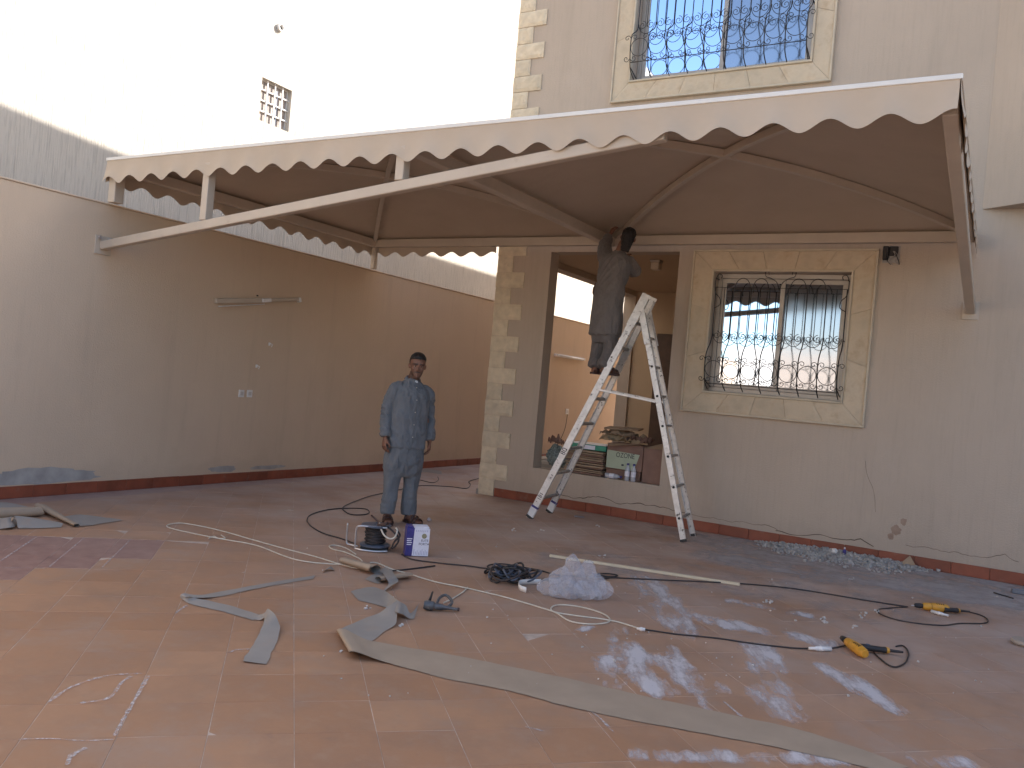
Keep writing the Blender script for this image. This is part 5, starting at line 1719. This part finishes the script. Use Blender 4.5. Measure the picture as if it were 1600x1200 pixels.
cable("black_cable", m_, .0050, M_CABLEB, "black cable loop lying round the farther yellow drill")
cable("black_cable", [(1400, 1010), (1411, 1009), (1419, 1018), (1416, 1033), (1402, 1042), (1388, 1039), (1374, 1028), (1364, 1017)], .0052, M_CABLEB, "short black cable loop at the grip of the nearer yellow drill")
cable("black_cable", [(1300, 1013), (1318, 1009), (1335, 1004)], .0050, M_CABLEB, "short black lead between the white plug and the nearer drill")
cable("black_cable", [(930, 908), (955, 902), (965, 899), (948, 896), (930, 897), (945, 900), (962, 901)], .006, M_CABLEB, "small black cable loop at the right end of the clear plastic")
cable("dark_stick", [(603, 893), (640, 889), (665, 886), (680, 884)], .006, M_RUBBER, "thin dark stick lying behind the rolled fabric scraps", "stick")
cable("dark_stick", [(1553, 926), (1570, 931), (1583, 935)], .006, M_RUBBER, "short thin dark stick on the dusty floor at the far right", "stick")
def plug(p, q, label, r=.014):
    a, b_ = fl(*p, .016), fl(*q, .016)
    o = empty("cable_plug", label, "plug", V((a.x, a.y, 0)))
    m = MB(); m.tube([a - o.location, a.lerp(b_, .3) - o.location, a.lerp(b_, .35) - o.location, b_ - o.location], [r * .6, r * .75, r, r], 8); m.build("plug_body", M_WHITEP, o, smooth=True)
    c = a.lerp(b_, .55) - o.location
    m = MB(); m.ell(c, r * 1.35, r * 1.35, r * 1.1, 10, 7); m.build("collar", M_WHITEP, o, smooth=True)
plug((995, 982), (1008, 984), "small white cable joint between white and black cable", .012)
plug((1264, 1013), (1298, 1014), "white plug and socket lying just left of the nearer drill", .016)
plug((1482, 962), (1455, 955), "white plug lying against the farther drill", .013)
# heap of black cable
cc = fl(795, 905)
heap = empty("cable_heap", "tangled heap of dark cable beside the clear plastic", "cable heap", V((cc.x, cc.y, 0)))
for i in range(15):
    pts = []
    r0 = rnd.uniform(.06, .16); el = rnd.uniform(.45, .95); ro = rnd.uniform(0, 3.1)
    ox_, oy_ = rnd.uniform(-.11, .11), rnd.uniform(-.16, .16)
    hz = rnd.uniform(.01, .085)
    for k in range(12):
        a_ = 2 * math.pi * k / 12
        x, y = r0 * math.cos(a_), r0 * el * math.sin(a_)
        pts.append((ox_ + x * math.cos(ro) - y * math.sin(ro), oy_ + x * math.sin(ro) + y * math.cos(ro), max(.009, hz + .03 * math.sin(a_ * 2 + i))))
    m = MB(); m.tube(spline(pts, 4, True), .0085, 6, True)
    m.build("cable_turn", (M_CABLEB, M_GREYREEL, M_RUBBER)[i % 3], heap, smooth=True)
cable("black_cable", [(800, 898), (765, 888), (764, 883), (780, 881), (795, 882), (805, 884), (850, 893)], .0058, M_CABLEB, "loose black cable bend behind the cable heap")
cable("black_cable", [(815, 908), (850, 906), (880, 902)], .007, M_CABLEB, "black cable end running from the heap under the plastic")
# white ring of tape
a_ = fl(812, 915); b_ = fl(838, 909)
m = MB()
pts = spline([fl(845, 909, .02), fl(825, 909, .022), fl(811, 911, .022), fl(812, 918, .022), fl(822, 922, .022)], 6)
m.grid(lambda i, j: pts[i] + V((0, 0, -.02 + .04 * j)), len(pts), 2)
o = tag(m.build("white_tape", M_WHITEP, smooth=True), "curl of white tape between the cable heap and the plastic", "tape")
md = o.modifiers.new("t", 'SOLIDIFY'); md.thickness = .002

# ------------------------------------------------------------------ crumpled clear plastic
def crumple(c, rx, ry, rz, seed, sub=5):
    bm = bmesh.new()
    bmesh.ops.create_icosphere(bm, subdivisions=sub, radius=1.0)
    rn = random.Random(seed)
    cells_ = [V((rn.uniform(-1, 1), rn.uniform(-1, 1), rn.uniform(-1, 1))).normalized() for _ in range(46)]
    offs = [rn.uniform(.62, 1.12) for _ in cells_]
    for v in bm.verts:
        n = v.co.normalized()
        best = min((offs[i] / max(.25, n.dot(q)) for i, q in enumerate(cells_) if n.dot(q) > .25), default=1.0)
        r = min(1.2, best)
        r += .16 * noise.noise(n * 5 + V((seed, 0, 0))) + .10 * abs(noise.noise(n * 11)) + .05 * noise.noise(n * 24)
        p = n * r
        v.co = V((c[0] + p.x * rx, c[1] + p.y * ry, max(.004 + .004 * abs(n.x), c[2] + p.z * rz)))
    m = MB()
    bm.verts.index_update()
    m.v = [tuple(v.co) for v in bm.verts]; m.f = [tuple(v.index for v in f.verts) for f in bm.faces]; m.m = [0] * len(m.f)
    bm.free()
    return m
pc = fl(893, 932)
pb = MB()
e_ = R0
for k, (dx, dy, s, h) in enumerate(((-.17, -.02, .10, .085), (-.09, .03, .11, .12), (.0, .08, .12, .165), (.09, .05, .10, .15), (.18, .04, .09, .11), (.22, -.01, .07, .08), (.10, -.05, .10, .07), (-.02, -.06, .12, .085), (-.11, -.07, .08, .06), (.17, -.06, .06, .05))):
    q = pc + R0 * dx + FWD * dy
    t = crumple((q.x, q.y, h * .75), s, s * .8, h, 11 + k, 4)
    pb.add(t.v, t.f)
tag(pb.build("clear_plastic", M_FILM, smooth=False), "heap of crumpled clear plastic wrapping on the floor", "plastic")

# ------------------------------------------------------------------ cream rod
a_, b_ = fl(859, 868, .012), fl(1156, 913, .012)
m = MB(); m.bar(a_, b_, .034, .022, (0, 0, 1), .003)
tag(m.build("cream_batten", simple("cream_pvc", (0.66, 0.57, 0.41), 0.5, var=0.06, scale=3)), "long thin cream batten lying in front of the ladder", "batten")

# ------------------------------------------------------------------ cable reel
rc = fl(585, 858)
reel = empty("cable_reel", "grey cable reel in a metal frame lying at the standing man's feet", "cable reel", V((rc.x, rc.y, 0)), YAW + rad(4))
# axis vertical, flanges flat, seen from the side
def disc(z0, z1, r, hole=0.0, n=32):
    m = MB()
    prof = [(r - .006, z0), (r, z0 + .004), (r, z1 - .004), (r - .006, z1), (.02, z1), (.02, z0)]
    m.rings([[V((q * math.cos(2 * math.pi * i / n), q * math.sin(2 * math.pi * i / n), z)) for i in range(n)] for q, z in prof], closed=True)
    return m
disc(.03, .048, .128).build("flange", M_GREYREEL, reel, angle=40)
disc(.196, .212, .128).build("flange", M_GREYREEL, reel, angle=40)
m = MB(); m.box(-.115, .115, -.10, .10, .0, .029, None, .006); m.build("base_plate", M_RUBBER, reel)
m = MB(); m.tube([(0, 0, .048), (0, 0, .195)], .055, 20); m.build("drum", M_GREYREEL, reel)
m = MB()
hel = []
for i in range(9 * 20):
    a_ = 2 * math.pi * i / 20
    rr = .082 + .012 * noise.noise(V((a_ * .7, 1, 2)))
    hel.append((rr * math.cos(a_), rr * math.sin(a_), .058 + .128 * abs(((i / 90.0) % 2) - 1)))
m.tube(hel, .0085, 6); m.build("wound_cable", M_CABLEB, reel, smooth=True)
m = MB()
m.tube([(0, 0, .06), (0, 0, .19)], .080, 20); m.build("cable_layer", M_RUBBER, reel)
fr = spline([(-.155, -.09, .012), (-.158, -.09, .10), (-.155, -.09, .185), (-.12, -.10, .206), (0, -.105, .207), (.10, -.10, .205)], 5)
m = MB(); m.tube(fr, .008, 8); m.build("frame_tube", M_CHROME, reel, smooth=True)
m = MB(); m.tube(spline([(.12, -.12, .015), (.03, -.135, .010), (-.08, -.13, .012), (-.155, -.09, .012)], 5), .008, 8); m.build("frame_tube", M_CHROME, reel, smooth=True)
m = MB(); m.tube(spline([(-.245, .02, .20), (-.245, .02, .08), (-.235, .015, .03), (-.20, .0, .022), (-.14, -.03, .022)], 5), .007, 8); m.build("crank_handle", M_CHROME, reel, smooth=True)
m = MB(); m.tube(spline([(.03, -.06, .235), (.045, -.10, .20), (.08, -.13, .15), (.13, -.14, .125), (.17, -.13, .14), (.185, -.11, .19), (.17, -.09, .21)], 6), .0075, 7); m.build("white_lead", M_CABLEW, reel, smooth=True)
m = MB(); m.tube(spline([(.10, -.08, .21), (.15, -.10, .18), (.20, -.11, .13), (.19, -.11, .08), (.15, -.11, .04), (.17, -.11, .10), (.21, -.10, .15), (.17, -.08, .20)], 6), .0085, 7); m.build("black_lead", M_CABLEB, reel, smooth=True)
m = MB(); m.bar((-.05, -.02, .29), (.04, -.05, .225), .014, .014, (0, 0, 1), .003); m.build("loose_plug", M_LEATHER, reel)
m = MB(); m.bar((.02, -.06, .215), (.10, -.10, .245), .05, .03, (0, 0, 1), .006); m.build("plug_socket", M_LEATHER, reel)

# ------------------------------------------------------------------ printed carton beside the reel
bc = fl(651, 868)
bag = empty("printed_carton", "small blue and white printed carton standing beside the cable reel", "carton", V((bc.x, bc.y, 0)), YAW + rad(14))
m = MB(); m.box(-.105, .085, -.04, .09, .002, .235, None, .004); m.build("carton_body", M_BLUE, bag)
m = MB(); m.add([(-.048, -.0425, .006), (.088, -.0425, .006), (.0885, -.0425, .235), (-.040, -.0425, .247)], [(0, 1, 2, 3)])
m.add([(-.048, -.0405, .006), (.088, -.0405, .006), (.0885, -.0405, .235), (-.040, -.0405, .247)], [(3, 2, 1, 0)])
lab = m.build("white_label", M_LABEL, bag)
m = MB(); m.box(-.10, -.05, -.038, .085, .236, .25, None, .004); m.build("lid_flap", M_BLUE, bag)
m = MB(); m.box(-.046, .082, -.038, .085, .236, .248, None, .004); m.build("lid_flap", M_LABEL, bag)
m = MB(); m.box(.0852, .0872, -.038, .088, .01, .225); m.build("side_print", simple("lilac_print", (0.32, 0.30, 0.42), 0.5, var=0.3, scale=40), bag)
def stick_text(body, size, x, z, mat=M_INK, par=None, y=-.0432):
    me = text_mesh(body, size, mat, "print")
    o = link("print", me, par or bag, (x, y, z), (rad(90), 0, 0))
    return o
stick_text("ELITE", .026, .050, .135)
stick_text("FORTA", .028, .046, .105)
m = MB(); m.tube([(.044, -.0426, .172), (.044, -.0436, .172)], .021, 20); m.build("emblem", M_EMBLEM, bag)
for i in range(9):
    m = MB(); x = -.035 + i * .0135
    m.box(x, x + .004, -.0434, -.0426, .015, .035 + .03 * rnd.random()); m.build("print_bar", simple("lilac_ink", (0.40, 0.38, 0.52), 0.5), bag)
for i in range(7):
    m = MB(); x = -.030 + i * .016
    m.box(x, x + .005, -.0434, -.0426, .205 + .004 * rnd.random(), .222); m.build("print_bar", bpy.data.materials["lilac_ink"], bag)
for i in range(4):
    m = MB(); m.box(-.098, -.060 + .006 * (i % 2), -.0412, -.0402, .095 + .016 * i, .102 + .016 * i); m.build("print_bar", M_LABEL, bag)

# ------------------------------------------------------------------ power tools
def lathe(m, prof, p, q, n=14, sq=1.0):
    """prof: (t, r) along p->q"""
    p, q = V(p), V(q)
    x = (q - p).normalized(); y = V((0, 0, 1)).cross(x).normalized(); z = x.cross(y)
    L = (q - p).length
    m.rings([[p + x * (L * t) + (y * math.cos(2 * math.pi * i / n) + z * math.sin(2 * math.pi * i / n) * sq) * r for i in range(n)] for t, r in prof])
def drill(tip, tail, grip0, grip1, label, grip_in_line=False):
    a, b_ = fl(*tip, .035), fl(*tail, .035)
    o = empty("power_drill", label, "drill", V((a.x, a.y, 0)), 0, "yellow drills on the floor")
    a -= o.location; b_ -= o.location
    L = (b_ - a).length
    s = lambda t: a.lerp(b_, t)
    m = MB(); lathe(m, [(0, .004), (.16, .004)], s(0) + V((0, 0, -.004)), s(1)); m.build("drill_bit", M_CHROME, o)
    m = MB(); lathe(m, [(.08, .010), (.10, .016), (.22, .020), (.25, .020), (.27, .016), (.32, .018)], s(0), s(1)); m.build("chuck", M_RUBBER, o, angle=35)
    m = MB(); lathe(m, [(.30, .020), (.33, .027), (.48, .031), (.52, .029)], s(0), s(1), 16); m.build("gear_housing", M_YELLOW, o, angle=35)
    m = MB(); lathe(m, [(.51, .027), (.535, .027)], s(0), s(1), 16); m.build("collar_band", M_RUBBER, o, angle=35)
    m = MB(); lathe(m, [(.53, .030), (.58, .034), (.80, .034), (.94, .031), (1.0, .022)], s(0), s(1), 16); m.build("motor_housing", M_YELLOW, o, angle=35)
    for k in range(4):
        m = MB(); c = s(.66 + .06 * k)
        m.bar(c + V((0, 0, .030)), c + V((0, 0, .030)) + V(((b_ - a).y, -(b_ - a).x, 0)).normalized() * .02, .004, .009, (0, 0, 1)); m.build("air_slot", M_RUBBER, o)
    g0, g1 = fl(*grip0, .030) - o.location, fl(*grip1, .026) - o.location
    m = MB(); lathe(m, [(0, .024), (.12, .026), (.30, .022), (.8, .021), (.92, .024), (1.0, .020)], g0, g1, 14, .85); m.build("grip", M_RUBBER, o, angle=35)
    m = MB(); lathe(m, [(.955, .0235), (1.06, .0215)], g0, g1, 14, .85); m.build("grip_cap", M_YELLOW, o, angle=35)
    c = g0.lerp(g1, .18) + V((0, 0, .02)); m = MB(); m.bar(c, g0.lerp(g1, .34) + V((0, 0, .017)), .016, .014, (0, 0, 1), .003); m.build("trigger", M_GREYREEL, o)
    e = (g1 - g0).normalized(); m = MB(); lathe(m, [(0, .011), (1, .007)], g1 + e * .005, g1 + e * .10); m.build("cord_sleeve", M_CABLEB, o)
    return o
drill((1424, 945), (1482, 951), (1474, 952), (1497, 954), "yellow drill lying farther away near the dusty house wall")
drill((1312, 994), (1352, 1022), (1345, 1011), (1386, 1016), "yellow drill with a black grip lying nearer on the stained tiles")

# ------------------------------------------------------------------ caulking gun
gc = fl(690, 948)
a_, b_ = fl(662, 946, .03), fl(716, 953, .015)
gun = empty("caulking_gun", "grey caulking gun lying on the floor at the end of the fabric strip", "caulking gun", V((a_.x, a_.y, 0)))
A_ = V((0, 0, .035)); B_ = V((b_.x - a_.x, b_.y - a_.y, .018))
M_GUN = simple("gun_grey", (0.11, 0.11, 0.115), 0.4, 0.3, var=0.3, scale=30, dirt=(0.30, 0.29, 0.28), dirt_at=(0.58, 0.7), dscale=40)
m = MB(); lathe(m, [(0, .024), (.06, .030), (.26, .030), (.32, .020), (.40, .022), (.55, .020)], A_, B_); m.build("barrel", M_GUN, gun, angle=35)
m = MB(); lathe(m, [(.5, .017), (.8, .010), (1.0, .008)], A_, B_); m.build("plunger_rod", M_GUN, gun, angle=35)
m = MB(); lathe(m, [(.97, .012), (1.03, .012)], A_, B_); m.build("rod_end", M_LEATHER, gun, angle=35)
q = fl(676, 925, .05) - gun.location
m = MB(); m.tube([A_.lerp(B_, .12), A_.lerp(B_, .06) + (q - A_) * .5, q], [.012, .009, .006], 8); m.build("trigger_lever", M_RUBBER, gun, smooth=True)
q2 = fl(697, 930, .07) - gun.location
m = MB(); m.tube(spline([A_.lerp(B_, .35), q2.lerp(A_, .3), q2, q2.lerp(B_, .5), A_.lerp(B_, .66)], 4), .010, 8); m.build("handle", M_GUN, gun, smooth=True)
cable("white_cable", [(693, 942), (706, 936), (722, 926), (731, 918)], .005, M_CABLEW, "short white cord from the caulking gun to the white cable", "cord")

# ------------------------------------------------------------------ porch goods
PZ = 0.452
def crate(name, label, cat, x0, x1, y0, y1, z0, z1, mat, rz=0.0, group=None):
    o = empty(name, label, cat, ((x0 + x1) / 2, (y0 + y1) / 2, z0), rz, group)
    w, d, h = (x1 - x0) / 2, (y1 - y0) / 2, z1 - z0
    m = MB(); m.box(-w, w, -d, d, 0.001, h, None, .006); m.build("carton_body", mat, o)
    return o, w, d, h
# pile of flattened cardboard: separate sheets
zz = PZ + .002
for i in range(12):
    th = rnd.uniform(.017, .026)
    if i == 7: th = .03
    m = MB()
    w, d = rnd.uniform(.245, .275), rnd.uniform(.20, .24)
    m.box(-w, w, -d, d, 0, th - .002, None, .003)
    for v in range(len(m.v)):
        x, y, z = m.v[v]
        m.v[v] = (x, y, z + .006 * noise.noise(V((x * 4, y * 4, i * 3.0))))
    pos = ["bottom", "second lowest", "third lowest", "fourth lowest", "fifth lowest", "sixth lowest", "seventh", "eighth", "fourth from the top", "third from the top", "second from the top", "top"][i]
    o = tag(m.build("cardboard_sheet", M_CARD if i % 3 else M_CARDD), "flattened cardboard sheet, %s in the stack on the porch ledge" % pos if i != 11 else "topmost flattened cardboard sheet under the green carton", "cardboard", "flattened cardboard stacked on the porch ledge")
    o.location = (-4.40 + rnd.uniform(-.02, .02), 9.72 + rnd.uniform(-.02, .02), zz + .004)
    o.rotation_euler = (rnd.gauss(0, .006), rnd.gauss(0, .006), rnd.uniform(-.05, .05))
    zz += th + .004
o, w, d, h = crate("flat_carton", "flat green and white printed carton on top of the cardboard stack", "carton", -4.66, -4.13, 9.52, 9.92, zz + .006, zz + .075, M_GREEN, .03)
m = MB(); m.box(-.03, .12, -d - .0015, -d - .0005, .008, h - .01); m.build("white_print", M_LABEL, o)
m = MB(); m.box(-w + .002, w - .002, -d + .002, d - .002, h, h + .004); m.build("lid", M_LABEL, o)
# pale green printed carton standing on a low brown one
o, w, d, h = crate("brown_carton", "low brown carton under the pale green carton behind the bottles", "carton", -4.11, -3.66, 9.56, 9.92, PZ, PZ + .115, M_CARDD)
o2, w, d, h = crate("green_carton", "pale green carton with dark lettering beside the cardboard stack", "carton", -4.11, -3.64, 9.53, 9.92, PZ + .118, PZ + .43, M_CARDD, .02)
m = MB(); m.add([(-w + .005, -d - .0015, .012), (w - .10, -d - .0015, .004), (w - .04, -d - .0015, h - .105), (-w + .005, -d - .0015, h - .085)], [(0, 1, 2, 3)])
m.build("green_label", M_GREENBOX, o2)
me = text_mesh("OZONE", .085, M_INK, "print")
link("print", me, o2, (.01, -d - .0022, .175), (rad(90), 0, 0)).scale = (.8, 1, 1)
m = MB(); m.box(-.03, .0, -d - .0022, -d - .0016, .05, .07); m.build("small_mark", M_INK, o2)
m = MB(); m.add([(-w, -d, h), (w, -d, h), (w - .02, -d - .10, h + .03), (-w + .05, -d - .06, h - .035)], [(0, 1, 2, 3)]); m.build("open_flap", M_CARD, o2)
o, w, d, h = crate("large_carton", "large plain brown carton at the right end of the porch ledge", "carton", -3.62, -3.38, 9.52, 10.0, PZ, PZ + .42, M_CARDD, -.02)
m = MB(); m.add([(-w, -d, h), (w, -d, h), (w + .02, -d + .20, h + .10), (-w + .06, -d + .18, h + .03)], [(0, 1, 2, 3)]); m.build("open_flap", M_CARD, o)
# paper and flattened bags on top
def crumpled_sheet(name, label, cat, c, sx, sy, amp, mat, seed, group=None):
    m = MB(); N_ = 16
    def P(i, j):
        u, v = -1 + 2 * i / (N_ - 1), -1 + 2 * j / (N_ - 1)
        e = V((u * 2.0 + seed, v * 2.0, seed))
        z = amp * (abs(noise.noise(e)) * 1.5 + .5 * abs(noise.noise(e * 2.7))) + .002
        return V((sx * u * (1 + .15 * noise.noise(e * 1.3)), sy * v * (1 + .15 * noise.noise(e * 1.7 + V((3, 0, 0)))), z))
    m.grid(P, N_, N_)
    o = m.build(name, mat)
    o.location = c
    md = o.modifiers.new("t", 'SOLIDIFY'); md.thickness = .004
    return tag(o, label, cat, group)
crumpled_sheet("paper_bag", "crumpled brown paper bag, lowest of the heap on the cartons", "paper bag", (-4.00, 9.80, PZ + .44), .26, .20, .10, M_PAPER, 2.0)
crumpled_sheet("paper_bag", "folded brown paper bag in the middle of the heap on the cartons", "paper bag", (-4.08, 9.82, PZ + .51), .20, .16, .08, M_CARD, 5.0)
m = MB(); m.box(-.22, .22, -.14, .14, 0, .022, None, .004)
o = tag(m.build("cardboard_sheet", M_CARD), "bent cardboard sheet lying on top of the paper bag heap", "cardboard"); o.location = (-4.02, 9.80, PZ + .60); o.rotation_euler = (.05, -.03, .15)
crumpled_sheet("paper_bag", "dark crumpled paper at the right of the bag heap", "paper bag", (-3.80, 9.82, PZ + .45), .14, .14, .10, M_CARDD, 8.0)
# bundle of netting at the left end of the ledge
m = crumple((0, 0, .16), .19, .17, .17, 31, 4)
o = tag(m.build("net_bundle", simple("grey_net", (0.19, 0.23, 0.22), 0.8, var=0.6, scale=45, bmp=1.0, bscale=60), smooth=False), "grey-green bundle of netting behind the ladder rail on the porch", "bundle"); o.location = (-4.86, 9.70, PZ)
crumpled_sheet("paper_bag", "reddish brown paper standing behind the netting bundle", "paper bag", (-4.97, 9.86, PZ + .30), .10, .08, .12, M_CARDD, 12.0)
def bottle(loc, label, lying=False, rz=0.0):
    o = empty("water_bottle", label, "bottle", loc, rz, "water bottles on the porch ledge")
    mt = Matrix.Rotation(rad(90), 4, 'Y') @ Matrix.Translation((-.033, 0, -.10)) if lying else Matrix.Identity(4)
    def rev(prof, n=14):
        return [[mt @ V((r * math.cos(2 * math.pi * i / n), r * math.sin(2 * math.pi * i / n), z)) for i in range(n)] for z, r in prof]
    m = MB(); m.rings(rev([(.001, .026), (.006, .031), (.05, .031), (.055, .029), (.13, .031), (.155, .026), (.175, .014), (.19, .0135)])); m.build("bottle_body", M_BOTTLE, o, smooth=True)
    m = MB(); m.rings(rev([(.055, .0318), (.115, .0318)])); m.build("bottle_label", M_LABEL, o, angle=40)
    m = MB(); m.rings(rev([(.190, .016), (.212, .016)])); m.build("bottle_cap", M_BLUE, o, angle=40)
bottle((-3.80, 9.49, .452), "clear water bottle standing on the porch ledge, the left one of two")
bottle((-3.72, 9.49, .452), "clear water bottle standing on the porch ledge, the right one of two")
bottle((-3.98, 9.485, .452), "clear water bottle lying on its side on the porch ledge", True, .1)

# ------------------------------------------------------------------ rubble and small litter
rb = MB()
rn = random.Random(21)
def stone(m, p, s, rr):
    n = 7
    axis = Matrix.Rotation(rr.uniform(0, 6.28), 3, 'Z') @ Matrix.Rotation(rr.uniform(-.5, .5), 3, 'X')
    vs_ = []
    for sgn in (-1, 1):
        for i in range(4):
            a = math.pi / 2 * i + rr.uniform(-.4, .4)
            vs_.append(p + axis @ V((s * rr.uniform(.6, 1.1) * math.cos(a), s * rr.uniform(.5, 1.0) * math.sin(a), s * rr.uniform(.25, .6) * sgn)))
    m.add(vs_, [(3, 2, 1, 0), (4, 5, 6, 7)] + [(i, (i + 1) % 4, 4 + (i + 1) % 4, 4 + i) for i in range(4)])
P0, P1 = V((-2.05, 9.20, 0)), V((-.55, 9.33, 0))
for i in range(2600):
    t = rn.random()
    env = math.sin(math.pi * min(1, max(0, t))) ** .6
    c = P0.lerp(P1, t)
    off = abs(rn.gauss(0, .13)) * (0.5 + env)
    y = min(9.43, YF - .03 - off * 1.3)
    hgt = max(0, .055 * env * (1 - off / .35)) * rn.random()
    s = rn.choice((.006, .008, .010, .012, .016, .022)) * (1.2 if env > .4 else .8)
    stone(rb, V((c.x + rn.gauss(0, .08), y, hgt + s * .3)), s, rn)
tag(rb.build("rubble", M_RUBBLE), "heap of grey broken mortar along the foot of the house wall", "rubble", kind="stuff")
lt = MB()
for i in range(170):
    px, py = rn.uniform(480, 1560), rn.uniform(800, 1090)
    p = fl(px, py)
    if p.y > 9.3 or p.x < -7: continue
    if rn.random() > (.9 if p.x > -3 else .45): continue
    s = rn.choice((.003, .004, .005, .006, .010))
    stone(lt, V((p.x, p.y, s * .3 + .001)), s, rn)
for (px, py) in ((1200, 941), (1206, 940), (1196, 940), (1285, 966), (1288, 972), (1346, 964), (1350, 960), (1337, 980), (1372, 956), (940, 870), (805, 828), (845, 830), (932, 822), (600, 960), (575, 950), (630, 978), (1330, 905)):
    for k in range(4):
        p = fl(px + rn.uniform(-5, 5), py + rn.uniform(-2, 2)); stone(lt, V((p.x, p.y, .004)), rn.uniform(.006, .014), rn)
tag(lt.build("mortar_crumbs", simple("pale_crumbs", (0.55, 0.52, 0.49), 0.95, var=0.25, scale=12)), "pale plaster crumbs scattered over the tiles", "crumbs", kind="stuff")
p = fl(1415, 890)
m = MB(); m.add([(-.09, 0, 0), (.10, -.01, 0), (.015, .055, .115), (-.09, .004, -.0), (.10, -.006, -.0), (.015, .06, .115)], [(0, 1, 2), (5, 4, 3), (0, 3, 4, 1), (1, 4, 5, 2), (2, 5, 3, 0)])
o = tag(m.build("cardboard_scrap", M_CARD), "triangular cardboard scrap leaning on the skirting at the end of the rubble", "cardboard"); o.location = (p.x, 9.365, .002)
p = fl(1317, 873)
bo = empty("small_bottle", "tiny dark blue bottle standing in the rubble by the wall", "bottle", (p.x, 9.30, .03))
m = MB(); m.tube([(0, 0, 0), (0, 0, .05), (0, 0, .062)], [.017, .017, .008], 10); m.build("bottle_body", M_BLUE, bo)
m = MB(); m.tube([(0, 0, .063), (0, 0, .08)], .009, 10); m.build("bottle_cap", M_WHITEP, bo)
p = fl(1303, 870)
m = crumple((0, 0, .03), .035, .03, .03, 77, 3)
o = tag(m.build("paper_ball", M_WHITEP), "small crumpled white cup in the rubble beside the blue bottle", "paper"); o.location = (p.x, 9.29, .03)
p = fl(670, 815)
m = crumple((0, 0, .02), .03, .03, .024, 78, 3)
o = tag(m.build("plastic_ball", M_FILM), "small crumpled clear plastic on the tiles right of the standing man", "plastic"); o.location = (p.x, p.y, 0)
p = fl(905, 808)
m = MB(); m.box(-.06, .06, -.045, .045, .004, .010, None, .002)
o = tag(m.build("tile_shard", simple("grey_shard", (0.33, 0.31, 0.33), 0.8)), "flat grey tile shard on the floor between the ladder legs", "shard"); o.location = (p.x, p.y, 0); o.rotation_euler = (0, 0, .5)
p = fl(1590, 928)
m = MB(); m.bar((-.05, 0, .022), (.35, .05, .022), .05, .04, (0, 0, 1), .005)
o = tag(m.build("steel_offcut", simple("grey_steel", (0.20, 0.21, 0.24), 0.5, 0.4)), "short grey steel offcut at the right edge on the dusty floor", "offcut"); o.location = (p.x, p.y, 0)
# round lid at the right edge
p = fl(1602, 1008)
m = MB(); m.rings([[V((r * math.cos(2 * math.pi * i / 28), r * math.sin(2 * math.pi * i / 28), z)) for i in range(28)] for r, z in ((.085, .006), (.092, .018), (.086, .035), (.03, .042), (.004, .043))])
o = tag(m.build("round_lid", simple("beige_lid", (0.36, 0.30, 0.25), 0.6)), "round beige lid cut by the right edge of the view", "lid"); o.location = (p.x, p.y, 0)
# clear wrapping at the foot of the pillar by the ladder
p = fl(818, 778)
m = crumple((0, 0, .03), .11, .07, .045, 81, 3)
o = tag(m.build("clear_plastic", M_FILM), "flattened clear plastic scrap at the skirting by the ladder foot", "plastic"); o.location = (p.x, p.y - .1, 0)
for i, (px, py, dx) in enumerate(((672, 770, .12), (695, 752, .05), (880, 741, .0))):
    pass
